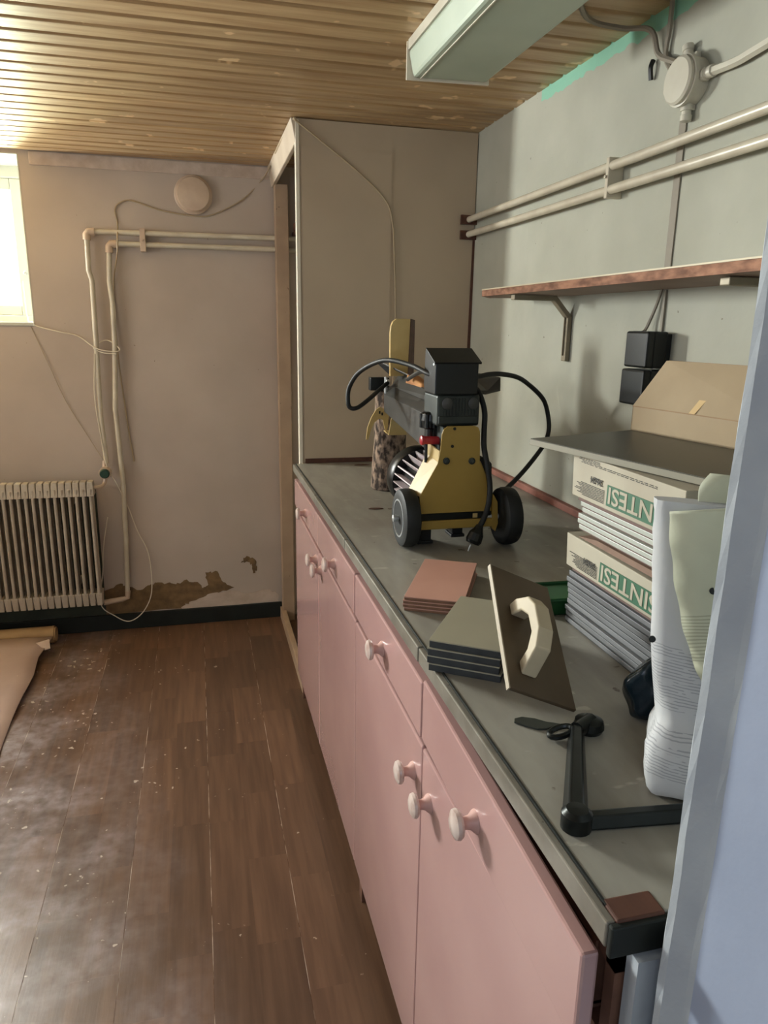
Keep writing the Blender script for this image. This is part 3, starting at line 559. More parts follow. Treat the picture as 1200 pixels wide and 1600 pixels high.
for x, z in ((.584, 1.213), (.580, 1.171)):
    build('plate_hole', MB().lathe([(.0038, 0), (.0038, .0012)], (x, 1.618, z), (0, -1, 0), 12), 'black', rp)
build('black_band', MB().box(.505, .688, 1.6175, 1.70, .990, 1.0065), 'black', sp)
build('base_bar', MB().box(.505, .695, 1.612, 1.70, .968, .9895), 'yellow', sp, bevel=.002)
build('band_sticker', MB().box(.640, .652, 1.6165, 1.6175, .992, 1.003), 'yellow_pale', sp)
build('wheel_ear', MB().prism([(.690, 1.613, 1.05), (.702, 1.613, 1.03), (.706, 1.613, .975), (.700, 1.613, .955), (.690, 1.613, .965)], (0, .03, 0)), 'yellow', sp)
for x0, x1, zz in ((.505, .545, .9225), (.60, .628, .935)): build('foot', MB().box(x0, x1, 1.65, 1.69, zz, .9675).box(x0-.004, x1+.004, 1.645, 1.695, zz, zz+.008), 'black_soft', sp, bevel=.002)
# motor under the beam
mt = build('motor', MB().lathe([(.05, 0), (.062, .005), (.062, .19), (.055, .2)], (.587, 1.69, 1.036), (0, 1, 0), 28), 'black', sp, smooth=True)
for k in range(24):
    a = 2*math.pi*k/24; c, s_ = math.cos(a), math.sin(a); P = []
    for r in (.060, .084):
        for t in (-.0016, .0016): P.append((.587+c*r-s_*t, 1.036+s_*r+c*t))
    build('cooling_fin', MB().hexa([(P[i][0], 1.70, P[i][1]) for i in (0, 1, 3, 2)], [(P[i][0], 1.872, P[i][1]) for i in (0, 1, 3, 2)]), 'fins', mt)
build('fan_cowl', MB().lathe([(.086, .178), (.089, .182), (.089, .232), (.083, .245), (.03, .25), (.0, .25), ], (.587, 1.69, 1.036), (0, 1, 0), 36), 'black', mt, smooth=True)
build('motor_flange', MB().lathe([(.080, -.006), (.084, 0), (.080, .012), (.05, .012)], (.587, 1.69, 1.036), (0, 1, 0), 28), 'block', mt, smooth=True)
build('support_web', MB().box(.56, .64, 1.63, 1.73, 1.05, 1.216), 'block', sp)
# pump block
pb = build('pump_block', MB().box(.5445, .6525, 1.636, 1.742, 1.2165, 1.2905), 'block', sp, bevel=.006, seg=3)
for x in (.5685, .6345): build('round_plug', MB().lathe([(.0135, 0), (.0135, .004), (.010, .0055), (.0, .006)], (x, 1.636, 1.2705), (0, -1, 0), 20), 'grey_steel', pb, smooth=True)
for k in range(11): build('casting_rib', MB().box(.5605+k*.0078, .5632+k*.0078, 1.6335, 1.637, 1.243, 1.283 if 2 < k < 8 else 1.255), 'block', pb)
build('lower_lip', MB().box(.548, .649, 1.6325, 1.64, 1.221, 1.241), 'block', pb, bevel=.003)
# switch box with a sloping lid
sb = build('switch_box', MB().prism([(.536, 1.632, 1.291), (.536, 1.632, 1.366), (.536, 1.700, 1.394), (.536, 1.716, 1.392), (.536, 1.722, 1.31), (.536, 1.715, 1.291)], (.108, 0, 0)), 'black', sp, bevel=.003)
build('lid', MB().prism([(.533, 1.628, 1.3665), (.533, 1.702, 1.3975), (.533, 1.702, 1.3945), (.533, 1.632, 1.3625)], (.117, 0, 0)), 'black_soft', sb, bevel=.0008)
build('lid_screw', MB().lathe([(.003, 0), (.003, .003)], (.5345, 1.634, 1.362), (-1, -.4, 0), 8), 'steel', sb)
build('under_collar', MB().box(.55, .646, 1.64, 1.70, 1.284, 1.292), 'black_soft', sb)
# beam, webs and log tray
bm_ = MB().hexa([(.547, 1.742, 1.148), (.652, 1.742, 1.148), (.664, 2.185, 1.188), (.554, 2.185, 1.188)], [(.550, 1.742, 1.232), (.652, 1.742, 1.232), (.664, 2.185, 1.243), (.553, 2.185, 1.243)])
bm_.hexa([(.550, 1.742, 1.2322), (.652, 1.742, 1.2322), (.664, 2.185, 1.2432), (.553, 2.185, 1.2432)], [(.578, 1.742, 1.256), (.626, 1.742, 1.256), (.640, 2.185, 1.265), (.575, 2.185, 1.265)])
bmo = build('beam', bm_, 'grey_steel', sp, bevel=.0015)
build('beam_web', MB().hexa([(.5765, 1.742, 1.2565), (.5795, 1.742, 1.2565), (.578, 2.185, 1.2655), (.575, 2.185, 1.2655)], [(.5765, 1.742, 1.273), (.5795, 1.742, 1.273), (.606, 2.10, 1.304), (.603, 2.185, 1.306)]), 'grey_steel', sp)
build('beam_web', MB().hexa([(.625, 1.742, 1.2565), (.628, 1.742, 1.2565), (.642, 2.10, 1.2655), (.639, 2.10, 1.2655)], [(.625, 1.742, 1.270), (.628, 1.742, 1.270), (.642, 2.10, 1.282), (.639, 2.10, 1.282)]), 'grey_steel', sp)
build('tray_wing', MB().prism([(.602, 2.05, 1.303), (.604, 2.187, 1.303), (.575, 2.20, 1.298), (.536, 2.215, 1.335), (.54, 2.19, 1.338)], (0, 0, .003)), 'grey_steel', sp)
build('tray_wing', MB().prism([(.645, 1.86, 1.283), (.645, 2.06, 1.283), (.80, 2.02, 1.312), (.828, 1.93, 1.306), (.812, 1.89, 1.276), (.76, 1.87, 1.268)], (.0, 0.002, .004)), 'grey_steel', sp)
build('beam_nut', MB().lathe([(.009, 0), (.009, .01)], (.570, 1.741, 1.262), (0, -1, 0), 6).lathe([(.004, 0), (.004, .05)], (.570, 1.785, 1.262), (0, -1, 0), 8), 'steel', bmo)
build('hose_bracket', MB().box(.553, .560, 2.17, 2.186, 1.244, 1.295).tube([(.553, 2.165, 1.279), (.565, 2.165, 1.279)], .010, 10), 'steel', sp, bevel=.002)
build('end_block', MB().box(.524, .585, 2.245, 2.275, 1.247, 1.288).box(.565, .62, 2.187, 2.26, 1.2465, 1.26), 'black', sp, bevel=.003)
cl_ = [(.499, 1.101), (.503, 1.138), (.515, 1.17), (.53, 1.194), (.543, 1.202), (.557, 1.195), (.571, 1.179), (.568, 1.140), (.563, 1.119), (.558, 1.135), (.552, 1.162), (.539, 1.166), (.525, 1.154), (.515, 1.134), (.505, 1.1)]
cw = build('claw', MB().prism([(x, 2.187, z) for x, z in cl_], (0, .006, 0)), 'yellow_pale', sp)
for x in (.541, .549): build('claw_slot', MB().box(x-.0025, x+.0025, 2.186, 2.1868, 1.176+(.549-x)*.6, 1.185+(.549-x)*.6), 'black', cw)
build('gusset', MB().prism([(.557, 2.13, 1.125), (.614, 2.13, 1.125), (.60, 2.13, 1.16), (.566, 2.13, 1.19)], (0, .004, 0)).hexa([(.557, 2.131, 1.122), (.614, 2.131, 1.122), (.63, 2.22, 1.122), (.563, 2.22, 1.122)], [(.557, 2.131, 1.125), (.614, 2.131, 1.125), (.63, 2.22, 1.125), (.563, 2.22, 1.125)]), 'yellow_pale', sp)
wd_ = [(.552, 1.300), (.550, 1.426), (.552, 1.445), (.557, 1.458), (.569, 1.467), (.611, 1.467), (.606, 1.300)]
build('splitting_wedge', MB().prism([(x+.006, 2.13, z) for x, z in wd_], (.0, .014, 0)), 'yellow_pale', sp, bevel=.0012)
build('wedge_back', MB().hexa([(.6125, 2.131, 1.300), (.6145, 2.131, 1.300), (.640, 2.16, 1.300), (.60, 2.16, 1.300)], [(.6172, 2.131, 1.467), (.619, 2.131, 1.467), (.640, 2.16, 1.464), (.60, 2.16, 1.464)]), 'brown_wood', sp)
build('oil_pipe', MB().tube(spline([(.575, 2.0, 1.30), (.585, 1.92, 1.325), (.600, 1.86, 1.33), (.606, 1.80, 1.312), (.60, 1.75, 1.275)], 5), .006, 8), 'grey_steel', sp, smooth=True)
# knob, stem and red lever on the left side
kn = MB(); kn.lathe([(.010, -.022), (.021, -.018), (.023, 0), (.021, .016), (.014, .021)], (.545, 1.70, 1.224), (0, 0, 1), 8)
for k in range(6): a = k*math.pi/3; kn.tube([(.545+.018*math.cos(a), 1.70+.018*math.sin(a), 1.206), (.545+.018*math.cos(a), 1.70+.018*math.sin(a), 1.240)], .0062, 8)
build('control_knob', kn, 'black', sp, bevel=.001)
build('knob_stem', MB().lathe([(.012, 0), (.011, .05)], (.548, 1.70, 1.152), (0, 0, 1), 12).box(.552, .562, 1.68, 1.71, 1.18, 1.21), 'black', sp)
rv = build('lever', MB().tube([(.560, 1.665, 1.178), (.524, 1.663, 1.180)], .010, 14), 'red', sp, smooth=True)
build('lever_cap', MB().lathe([(.0105, 0), (.0118, .003), (.0118, .008), (.009, .010)], (.524, 1.663, 1.180), (-1, 0, 0), 16), 'red', rv, smooth=True)
build('lever_stop', MB().tube([(.530, 1.666, 1.125), (.530, 1.666, 1.175)], .004, 8), 'black', sp)
build('plug_holder', MB().prism([(.655, 1.64, 1.13), (.672, 1.64, 1.138), (.694, 1.64, 1.122), (.697, 1.64, 1.06), (.686, 1.64, 1.02), (.672, 1.64, 1.08)], (0, .06, 0)), 'black_soft', sp, bevel=.004)
hose = lambda pts, r: MB().tube(spline(pts, 8), r, 12)
build('hydraulic_hose', hose([(.555, 1.66, 1.33), (.535, 1.69, 1.338), (.510, 1.76, 1.354), (.467, 1.85, 1.360), (.427, 1.95, 1.326), (.407, 2.0, 1.279), (.403, 2.0, 1.240), (.410, 2.0, 1.222), (.430, 2.0, 1.222), (.467, 2.03, 1.240), (.516, 2.10, 1.261), (.558, 2.16, 1.278)], .0062), 'black_soft', sp, smooth=True)
build('power_cable', hose([(.64, 1.66, 1.33), (.666, 1.68, 1.331), (.705, 1.71, 1.334), (.751, 1.74, 1.332), (.806, 1.77, 1.322), (.852, 1.80, 1.302), (.895, 1.81, 1.27), (.919, 1.82, 1.240), (.932, 1.82, 1.187), (.922, 1.81, 1.15), (.899, 1.80, 1.120), (.826, 1.75, 1.070), (.74, 1.68, 1.036), (.700, 1.66, 1.03)], .0062), 'black_soft', sp, smooth=True)
pcb = build('plug_cable', hose([(.645, 1.70, 1.30), (.665, 1.69, 1.297), (.674, 1.66, 1.252), (.668, 1.64, 1.20), (.664, 1.625, 1.165), (.668, 1.608, 1.122), (.674, 1.60, 1.073), (.666, 1.585, 1.03), (.650, 1.575, .995), (.636, 1.57, .975)], .0068), 'black_soft', sp, smooth=True)
build('plug', MB().lathe([(.008, 0), (.012, .012), (.018, .022), (.020, .040), (.016, .048), (.0, .049)], (.642, 1.572, .985), (-.42, -.12, -.9), 14), 'black', pcb, bevel=.001)
build('plug_pin', MB().tube([(.617, 1.563, .940), (.610, 1.561, .925)], .002, 6), 'steel', pcb)
# birch log the beam rests on
lg = MB(); n = 28; vs = []; fs = []; random.seed(2); rn = [random.uniform(-1, 1) for _ in range(400)]
H = [0, .006, .03, .07, .11, .15, .19, .23, .27, .30, .322, .326]
for i, h in enumerate(H):
    base = (.057 - .006*h/.326)*(0.9 if i in (0, len(H)-1) else 1)
    for k in range(n): a = 2*math.pi*k/n; r = base*(1+.035*rn[i*n % 300+k]+.03*math.sin(3*a+h*9)); vs.append((.598+r*math.cos(a)+.012*h, 2.284+r*math.sin(a)*.95, ZT+h))
for i in range(len(H)-1): fs += [(i*n+k, i*n+(k+1) % n, (i+1)*n+(k+1) % n, (i+1)*n+k) for k in range(n)]
fs += [tuple(reversed(range(n))), tuple(range((len(H)-1)*n, len(H)*n))]
build('birch_log', MB().add(vs, fs), 'bark', smooth=True, label='short rough barked log standing upright under the far end of the splitter', cat='log')
build('wood_chunk', MB().hexa([(.583, 1.90, 1.2665), (.622, 1.88, 1.2665), (.632, 2.06, 1.2675), (.586, 2.07, 1.2675)], [(.588, 1.91, 1.296), (.615, 1.89, 1.290), (.626, 2.05, 1.306), (.590, 2.06, 1.310)]), 'raw_wood', bevel=.003, label='orange brown wood chunk lying in the splitter tray', cat='wood')

# ---------------------------------------------------------------- tile piles
def tilebox(w, l, t, sides, top, bot):                # a tile with bevelled rim, own origin at its near left corner
    mb = MB().m(0).box(0, w, 0, l, t-.0022, t); mb.m(1).box(.0006, w-.0006, .0006, l-.0006, 0, t-.0022); return mb
def tilepile(name, cx, cy, ang, w, l, t, n_, mats, tag_, group, jit=.003, z0=ZT):
    rnd = random.Random(len(tag_)*7+n_)
    for k in range(n_):
        mb = tilebox(w, l, t, 0, 0, 0); o = build(name, mb, mats, label=f'{tag_}, {ORD[n_-1-k] if k else "lowest"} of its pile' if k < n_-1 else f'{tag_}, topmost of its pile', cat='tile', group=group, bevel=.0006)
        # put the corner back: rotate about the pile corner
        c = V((w/2, l/2, 0)); a = math.radians(ang+rnd.uniform(-.8, .8)*(k < n_-1))
        o.rotation_euler.z = a
        j = V((rnd.uniform(-jit, jit), rnd.uniform(-jit, jit), 0)) if k < n_-1 else V((0, 0, 0))
        o.location = V((cx, cy, z0+k*(t+.0006)+.0003)) + Matrix.Rotation(a, 3, 'Z') @ c + j
tilepile('clay_tile', .360, 1.243, -27, .115, .238, .0068, 4, ['tile_pink', 'tile_pink_side'], 'salmon pink clay tile left of the grey pile', 'pink tiles')
tilepile('grey_tile', .331, .996, -34, .116, .204, .0128, 4, ['tile_grey', 'tile_dark_side'], 'olive grey dark edged tile beside the float', 'grey tiles', .0035)

# ---------------------------------------------------------------- plastering float leaning over the grey tiles
ft = thing('plastering_float', (.49, .96, ZT), 'wooden plastering float with pale handle tilted against the grey tiles', 'float')
Cc, Dc, Bc = V((.494, .826, .9215)), V((.391, .828, .968)), V((.545, 1.034, 1.026))
Ac = Bc+(Dc-Cc); ex = (Cc-Dc).normalized(); ey = (Ac-Dc); ey = (ey-ex*ey.dot(ex)); LL = ey.length; ey.normalize(); nn = ex.cross(ey).normalized(); WW = (Cc-Dc).length
F = lambda u, v, w: Dc+ex*u+ey*v+nn*w
build('board', MB().hexa([F(0, 0, 0), F(WW, 0, 0), F(WW, LL, 0), F(0, LL, 0)], [F(0, 0, .006), F(WW, 0, .006), F(WW, LL, .006), F(0, LL, .006)]), 'float_board', ft, bevel=.001)
build('pale_edge', MB().hexa([F(-.0022, -.001, -.0005), F(0, -.001, -.0005), F(0, LL, -.0005), F(-.0022, LL, -.0005)], [F(-.0022, -.001, .0068), F(0, -.001, .0068), F(0, LL, .0068), F(-.0022, LL, .0068)]), 'float_edge', ft)
hp_ = [(.030, .0062), (.052, .0062), (.060, .028), (.080, .043), (.112, .043), (.132, .030), (.140, .0062), (.162, .0062), (.160, .024), (.142, .052), (.118, .063), (.076, .062), (.050, .048)]
u0 = WW*.20
build('handle', MB().prism([F(u0, v, w) for v, w in hp_], ex*.026), 'float_handle', ft, bevel=.003, seg=3)

# ---------------------------------------------------------------- tile cartons and loose tiles, the stack by the door
def setpile(n_, x0, y0, y1, z0, t, m, tag_, group, seed, jx=.004):
    rnd = random.Random(seed)
    for k in range(n_):
        dx = rnd.uniform(-jx, jx); dy = rnd.uniform(-jx, jx)
        mb = MB().m(0).box(x0+dx, x0+dx+.33, y0, y1+dy, z0+k*t+.0026, z0+(k+1)*t-.0004).m(1).box(x0+dx+.0012, x0+dx+.328, y0+.001, y1+dy-.001, z0+k*t+.0002, z0+k*t+.0026)
        od = 'topmost' if k == n_-1 else ('lowest' if k == 0 else ORD[n_-1-k])
        build('floor_tile', mb, m, label=f'{tag_}, {od} of the group', cat='tile', group=group, bevel=.0005)
setpile(9, .644, .835, 1.138, ZT+.0003, .0109, ['tile_blue', 'tile_dark_side'], 'blue grey floor tile at the bottom of the stack by the door', 'loose tiles under the cartons', 4, .003)
setpile(5, .652, .835, 1.130, 1.0985, .0104, ['tile_white', 'tile_under'], 'white edged tile between the two printed cartons', 'white tiles between the cartons', 9, .003)
def carton(z0, z1, label, zb, tilt):
    t = thing('tile_carton', (.81, .99, z0), label, 'box', 'printed tile cartons')
    build('tray', MB().box(.650, .978, .835, 1.136, z0, z0+.008), 'tile_under', t)
    build('carton', MB().hexa([(.642, .835, z0+.0082), (.985, .835, z0+.0082), (.985, 1.146, z0+.0082), (.642, 1.146, z0+.0082)], [(.641, .835, z1-tilt), (.985, .835, z1-tilt), (.985, 1.150, z1), (.641, 1.150, z1)]), 'carton', t, bevel=.0015)
    X = .6405
    build('green_band', MB().box(X-.0006, X+.0004, .845, 1.030, zb, zb+.0345), 'green', t)
    def text(s, y, z, size, m, name, bold=0.0, wid=0):
        c = bpy.data.curves.new(name, 'FONT'); c.body = s; c.size = size; c.extrude = .0003; c.offset = bold; c.resolution_u = 3
        o = bpy.data.objects.new(name, c); C.objects.link(o)
        me = bpy.data.meshes.new_from_object(o); bpy.data.objects.remove(o)
        if wid: f = wid/max(v.co.x for v in me.vertices); me.transform(Matrix.Diagonal((f, 1, 1, 1)))
        me.transform(Matrix(((0, 0, -1, X-.0010), (1, 0, 0, y), (0, -1, 0, z), (0, 0, 0, 1))))
        me.materials.clear(); me.materials.append(M[m]); q = bpy.data.objects.new(name, me); C.objects.link(q)
        q.parent = t; q.matrix_parent_inverse = Matrix.Translation(t.location).inverted(); return q
    text('SINTESI', .866, zb+.0315, .0385, 'carton', 'lettering', .0006, .158)
    text('34x34', 1.046, z1-.030 if not tilt else z1-.028, .015, 'ink', 'size_print', .0004)
    ln = MB(); rnd = random.Random(int(z0*1000))
    for k in range(9):
        z = zb+.0005+k*.0026; a = 1.040; b = 1.125+rnd.uniform(-.02, .012)
        while a < b: c_ = a+rnd.uniform(.004, .018); ln.box(X-.0004, X+.0003, a, min(c_, b), z, z+.0011); a = c_+rnd.uniform(.0012, .003)
    for k in range(4):
        z = z1-.012+k*.0025; a = .90 if k < 2 else 1.06
        if tilt: continue
        while a < 1.12: c_ = a+rnd.uniform(.004, .012); ln.box(X-.0004, X+.0003, a, c_, z, z+.001); a = c_+rnd.uniform(.002, .006)
    build('fine_print', ln, 'ink', t, kind='stuff')
    return t
c1 = carton(1.0195, 1.0880, 'lower printed tile carton with green lettering band, torn open on top', 1.0345, .004)
build('torn_flap', MB().hexa([(.646, .84, 1.0885), (.98, .84, 1.0885), (.98, 1.12, 1.0885), (.646, 1.12, 1.0885)], [(.648, .84, 1.0975), (.98, .84, 1.0975), (.98, 1.10, 1.0975), (.648, 1.06, 1.0975)]), 'carton_in', c1)
c2 = carton(1.1515, 1.2355, 'upper printed tile carton with green lettering band, right under the grey sheet', 1.1675, 0)
# grey sheet on top
g0 = V((.592, 1.229, 1.2375)); a1 = V((.961, .277, 0))*.345; a2 = V((.226, -.974, 0))*.40
gs = thing('grey_board', g0+(a1+a2)/2, 'dark grey flat board lying skewed across the top of the carton stack', 'board')
build('board_body', MB().hexa([g0, g0+a1, g0+a1+a2, g0+a2], [p+V((0, 0, .0105)) for p in (g0, g0+a1, g0+a1+a2, g0+a2)]), 'sheet_edge', gs, bevel=.0008)
q = [g0+V((0, 0, .0107))+a1*s+a2*t for s, t in ((.004, .004), (.996, .004), (.996, .996), (.004, .996))]
build('board_face', MB().hexa(q, [p+V((0, 0, .0012)) for p in q]), 'sheet', gs)
# open cardboard box standing on it
cb = thing('cardboard_box', (.92, 1.12, 1.2495), 'open brown cardboard box with raised flap and shiny tape on the grey board', 'box')
b0 = V((.848, 1.300, 1.2497)); e1 = V((.967, .20, 0)).normalized()*.145; e2 = V((.19, -.98, 0)).normalized()*.34; hz = V((0, 0, .050)); w_ = .003
def panel(p, q, r, s, n_, th=.0028): n_ = V(n_).normalized()*th; return MB().hexa([p, q, r, s], [p+n_, q+n_, r+n_, s+n_])
build('side', panel(b0, b0+e2, b0+e2+hz, b0+hz, e1), 'cardboard', cb); build('side', panel(b0, b0+e1, b0+e1+hz, b0+hz, e2), 'cardboard', cb)
build('side', panel(b0+e1, b0+e1+e2, b0+e1+e2+hz, b0+e1+hz, -e1), 'cardboard', cb); build('side', panel(b0+e2, b0+e1+e2, b0+e1+e2+hz, b0+e2+hz, -e2), 'cardboard', cb)
build('bottom', panel(b0, b0+e1, b0+e1+e2, b0+e2, (0, 0, 1)), 'cardboard', cb)
up1 = V((.045, -.030, .090))
fl = panel(b0+hz, b0+e2+hz, b0+e2+hz+V((.045, .0, .090)), b0+hz+up1, e1)
fo = build('flap', fl, 'cardboard', cb)
build('fold_line', panel(b0+hz-e1.normalized()*.0012+V((0, 0, -.0022)), b0+e2+hz-e1.normalized()*.0012+V((0, 0, -.0022)), b0+e2+hz-e1.normalized()*.0012, b0+hz-e1.normalized()*.0012, e1, .001), 'torn', fo)
t0 = b0+hz-e1.normalized()*.0016
build('tape', panel(t0+e2*.10+V((.040, 0, .080)), t0+e2+V((.040, 0, .080)), t0+e2+V((.045, 0, .0905)), t0+e2*.09+V((.045, 0, .0905)), e1, .0006), 'torn', fo)
build('tape_strip', panel(t0+e2*.42, t0+e2*.46, t0+e2*.56+V((.045, 0, .090)), t0+e2*.50+V((.045, 0, .090)), e1, .0005), 'tape', fo)
build('flap', panel(b0+e1+hz, b0+e1+e2+hz, b0+e1+e2+hz+V((.03, 0, .05)), b0+e1+hz+V((.03, 0, .05)), -e1), 'cardboard', cb)
# green container between float and stack
gc = thing('green_container', (.67, 1.20, ZT), 'small dark green plastic container on the worktop behind the float', 'container')
build('tub', MB().hexa([(.612, 1.16, ZT+.0003), (.69, 1.155, ZT+.0003), (.70, 1.235, ZT+.0003), (.62, 1.24, ZT+.0003)], [(.606, 1.155, .952), (.695, 1.150, .952), (.705, 1.24, .952), (.615, 1.245, .952)]), 'green_plastic', gc, bevel=.004)
build('rim', MB().tube([(.606, 1.155, .953), (.695, 1.150, .953), (.705, 1.24, .953), (.615, 1.245, .953), (.606, 1.155, .953)], .004, 8), 'green_plastic', gc)

# ---------------------------------------------------------------- cement sack
bg_ = thing('paper_sack', (.60, .73, ZT), 'crumpled white printed mortar sack standing by the door jamb', 'bag')
Zs = [.9203, .926, .95, .975, .995, 1.012, 1.04, 1.08, 1.13, 1.18, 1.22, 1.245, 1.258]
NX = [.487, .480, .480, .486, .507, .510, .507, .511, .512, .511, .507, .503, .505]
NY = [.648, .641, .645, .652, .664, .672, .684, .700, .708, .712, .710, .708, .712]
HY = [.052, .058, .060, .054, .044, .046, .055, .055, .055, .052, .044, .030, .014]
n = 44; vs = []; fs = []; av = V((.80, -.60, 0)); bv = V((.60, .80, 0))
for i, z in enumerate(Zs):
    hx = .085 if i else .078
    for k in range(n):
        a = 2*math.pi*k/n; c, s_ = math.cos(a), math.sin(a); e = 0.40
        x = math.copysign(abs(c)**e, c)*hx; y = math.copysign(abs(s_)**e, s_)*HY[i]
        cr = 1+.014*math.sin(a*7+z*60)+.010*math.sin(a*13-z*90)+.010*math.sin(a*3+z*35)
        p = V((NX[i], NY[i], 0))+av*(hx+x*cr)+bv*(HY[i]+y*cr)
        vs.append((p.x, p.y, z+.003*math.sin(a*4+i)*(0 < i < 12)))
for i in range(len(Zs)-1): fs += [(i*n+k, i*n+(k+1) % n, (i+1)*n+(k+1) % n, (i+1)*n+k) for k in range(n)]
fs += [tuple(reversed(range(n))), tuple(range((len(Zs)-1)*n, len(Zs)*n))]
build('sack_body', MB().add(vs, fs), 'bag', bg_, smooth=True)
def sheet(pts, th, m, name):                          # folded paper layer lofted between two edge lines
    a, b = spline(pts[0], 6), spline(pts[1], 6); vs = []; fs = []; K = 5
    for p, q in zip(a, b):
        for k in range(K+1): t = k/K; r = p.lerp(q, t); vs.append(r+V((0, -.004*math.sin(math.pi*t)+.0015*math.sin(p.z*120+k), 0)))
    for i in range(len(a)-1):
        for k in range(K): j = i*(K+1)+k; fs.append((j, j+1, j+K+2, j+K+1))
    o = build(name, MB().add(vs, fs), m, bg_, smooth=True); s_ = o.modifiers.new('s', 'SOLIDIFY'); s_.thickness = th; return o
sheet([[(.510, .690, 1.250), (.514, .688, 1.22), (.522, .682, 1.17), (.536, .672, 1.11), (.552, .658, 1.06), (.572, .640, 1.03)], [(.630, .600, 1.278), (.630, .598, 1.22), (.630, .598, 1.16), (.625, .60, 1.10), (.615, .607, 1.05), (.600, .618, 1.03)]], .003, 'bag_flap', 'folded_flap')
sheet([[(.555, .70, 1.250), (.555, .70, 1.275), (.565, .70, 1.290)], [(.64, .65, 1.250), (.645, .65, 1.275), (.64, .65, 1.288)]], .003, 'bag_flap', 'torn_top')
for x, y, z in ((.552, .6535, 1.165), (.516, .702, 1.088)):
    build('air_hole', MB().lathe([(.0042, 0), (.0042, .002)], (x, y, z), (-.4, -1, 0), 12), 'black', bg_)
def print_lines(N, L, sp, g):
    tz = M2(N, L, 'ADD', sp.outputs['Z'], M2(N, L, 'MULTIPLY', noise(N, L, g, 9), .010))
    w = M2(N, L, 'FRACT', M2(N, L, 'MULTIPLY', tz, 300), 0); line = M2(N, L, 'LESS_THAN', w, .36)
    n_ = M2(N, L, 'GREATER_THAN', noise(N, L, g, 30, (1, 1, 5), 2), .44)
    a = M2(N, L, 'MULTIPLY', M2(N, L, 'GREATER_THAN', sp.outputs['Z'], .945+LIFT), M2(N, L, 'LESS_THAN', sp.outputs['Z'], 1.082+LIFT))
    b_ = M2(N, L, 'SUBTRACT', 1.0, M2(N, L, 'MULTIPLY', M2(N, L, 'GREATER_THAN', sp.outputs['Z'], .995+LIFT), M2(N, L, 'LESS_THAN', sp.outputs['Z'], 1.012+LIFT)))
    return M2(N, L, 'MULTIPLY', M2(N, L, 'MULTIPLY', M2(N, L, 'MULTIPLY', line, n_), M2(N, L, 'MULTIPLY', a, b_)), .42)
overlay(M['bag'], (72, 76, 84), print_lines)
def flap_lines(N, L, sp, g):
    tz = M2(N, L, 'ADD', sp.outputs['Z'], M2(N, L, 'MULTIPLY', sp.outputs['X'], -0.35))
    line = M2(N, L, 'LESS_THAN', M2(N, L, 'FRACT', M2(N, L, 'MULTIPLY', tz, 230), 0), .4)
    a = M2(N, L, 'MULTIPLY', M2(N, L, 'GREATER_THAN', tz, .885+LIFT), M2(N, L, 'LESS_THAN', tz, .945+LIFT))
    return M2(N, L, 'MULTIPLY', M2(N, L, 'MULTIPLY', line, a), .38)
overlay(M['bag_flap'], (84, 90, 80), flap_lines)
# dark film crumpled behind the sack
vs = []; fs = []; n = 16
for i in range(9):
    ph = math.pi*i/8
    for k in range(n):
        a = 2*math.pi*k/n; r = 1+.20*math.sin(a*3+i*1.7)+.14*math.sin(a*5-i*2.3)
        vs.append((.600+.045*math.sin(ph)*math.cos(a)*r, .800+.032*math.sin(ph)*math.sin(a)*min(r, 1.1), max(ZT+.0005, .957+.052*math.cos(ph)*(1+.12*math.sin(a*2)))))
for i in range(8): fs += [(i*n+k, i*n+(k+1) % n, (i+1)*n+(k+1) % n, (i+1)*n+k) for k in range(n)]
build('plastic_film', MB().add(vs, fs), 'dark_plastic', smooth=True, sub=2, label='crumpled dark blue plastic film between sack and tile stack', cat='plastic')

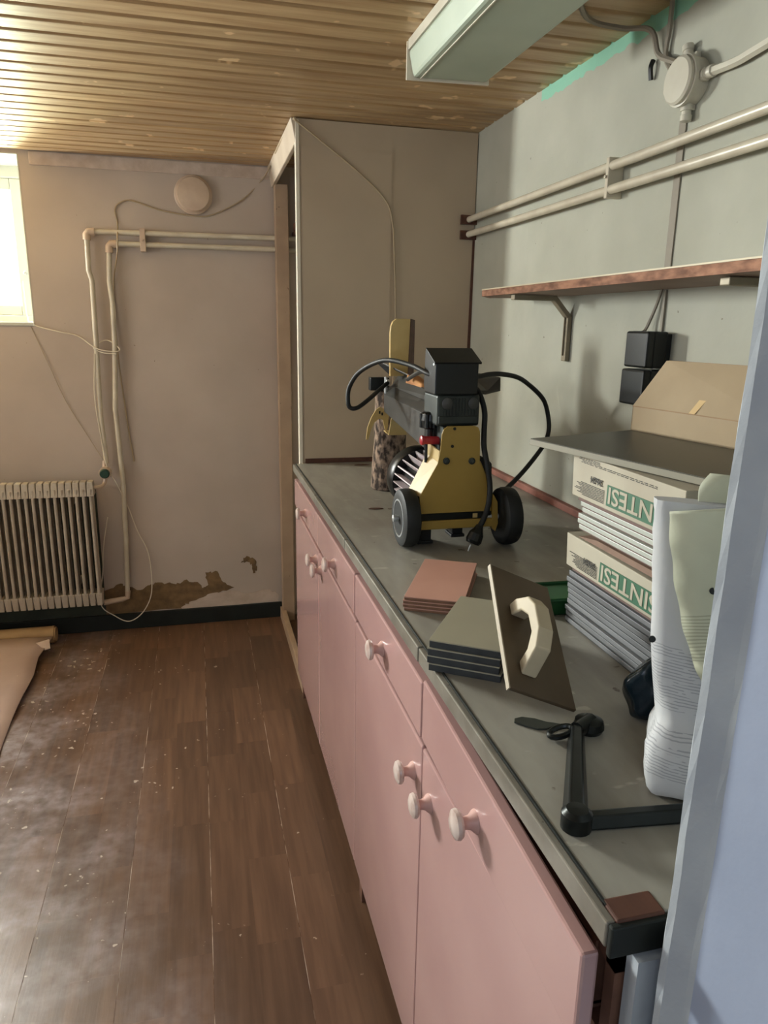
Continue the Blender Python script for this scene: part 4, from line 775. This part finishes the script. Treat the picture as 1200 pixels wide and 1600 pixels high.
# ---------------------------------------------------------------- black iron tool near the worktop end
it = thing('iron_tool', (.44, .68, ZT), 'black iron angled bar tool with round head and leaf tip lying on the worktop', 'tool')
def flatbar(p, q, w0, w1, h, z=ZT+.0005):
    p, q = V(p), V(q); d = (q-p).normalized(); m_ = V((-d.y, d.x, 0))
    lo = [p-m_*w0, q-m_*w1, q+m_*w1, p+m_*w0]; lo = [V((a.x, a.y, z)) for a in lo]
    hi = [p-m_*w0*.55, q-m_*w1*.55, q+m_*w1*.55, p+m_*w0*.55]; return MB().hexa(lo, [V((a.x, a.y, z+h)) for a in hi])
build('shaft', flatbar((.380, .612, 0), (.466, .768, 0), .0155, .0115, .020), 'iron', it, bevel=.003, seg=3)
build('cross_bar', flatbar((.372, .610, 0), (.560, .588, 0), .0125, .0125, .014), 'iron', it, bevel=.003, seg=3)
build('elbow_boss', MB().lathe([(.017, 0), (.017, .018), (.012, .023), (0, .024)], (.378, .607, ZT+.0005), (0, 0, 1), 20), 'iron', it, smooth=True)
build('head', MB().lathe([(.018, 0), (.021, .006), (.019, .015), (.010, .019), (0, .020)], (.492, .782, ZT+.0005), (0, 0, 1), 16).tube([(.466, .768, .932), (.497, .785, .932)], .011, 10), 'iron', it, smooth=True)
build('ring', MB().tube([(.445+.016*math.cos(a), .772+.010*math.sin(a), .930+.004*math.cos(a)) for a in [k*math.pi/8 for k in range(17)]], .004, 8), 'iron', it, smooth=True)
lf = [(.458, .790), (.446, .797), (.436, .794), (.424, .796), (.412, .806), (.400, .820), (.404, .828), (.416, .830), (.432, .822), (.444, .810), (.452, .806), (.462, .800)]
build('leaf_tip', MB().prism([(x, y, ZT+.0006) for x, y in lf], (0, 0, .0025)), 'stain', it, bevel=.0006)
# flat dark flakes of dirt on the worktop
for x, y, s_, lab in ((.492, 2.02, .022, 'dark wood splinter on the worktop left of the splitter wheel'), (.60, 2.70, .030, 'dark crumb of bark at the far end of the worktop')):
    build('wood_splinter', MB().prism([(x-s_, y, ZT+.0004), (x-s_*.3, y-.008, ZT+.0004), (x+s_, y-.004, ZT+.0004), (x+s_*.5, y+.006, ZT+.0004), (x-s_*.6, y+.008, ZT+.0004)], (0, 0, .002)), 'brown_wood', label=lab, cat='splinter')

# ---------------------------------------------------------------- lift everything so that the floor is at zero
for o in list(bpy.data.objects):
    if o.parent is None: o.location.z += LIFT
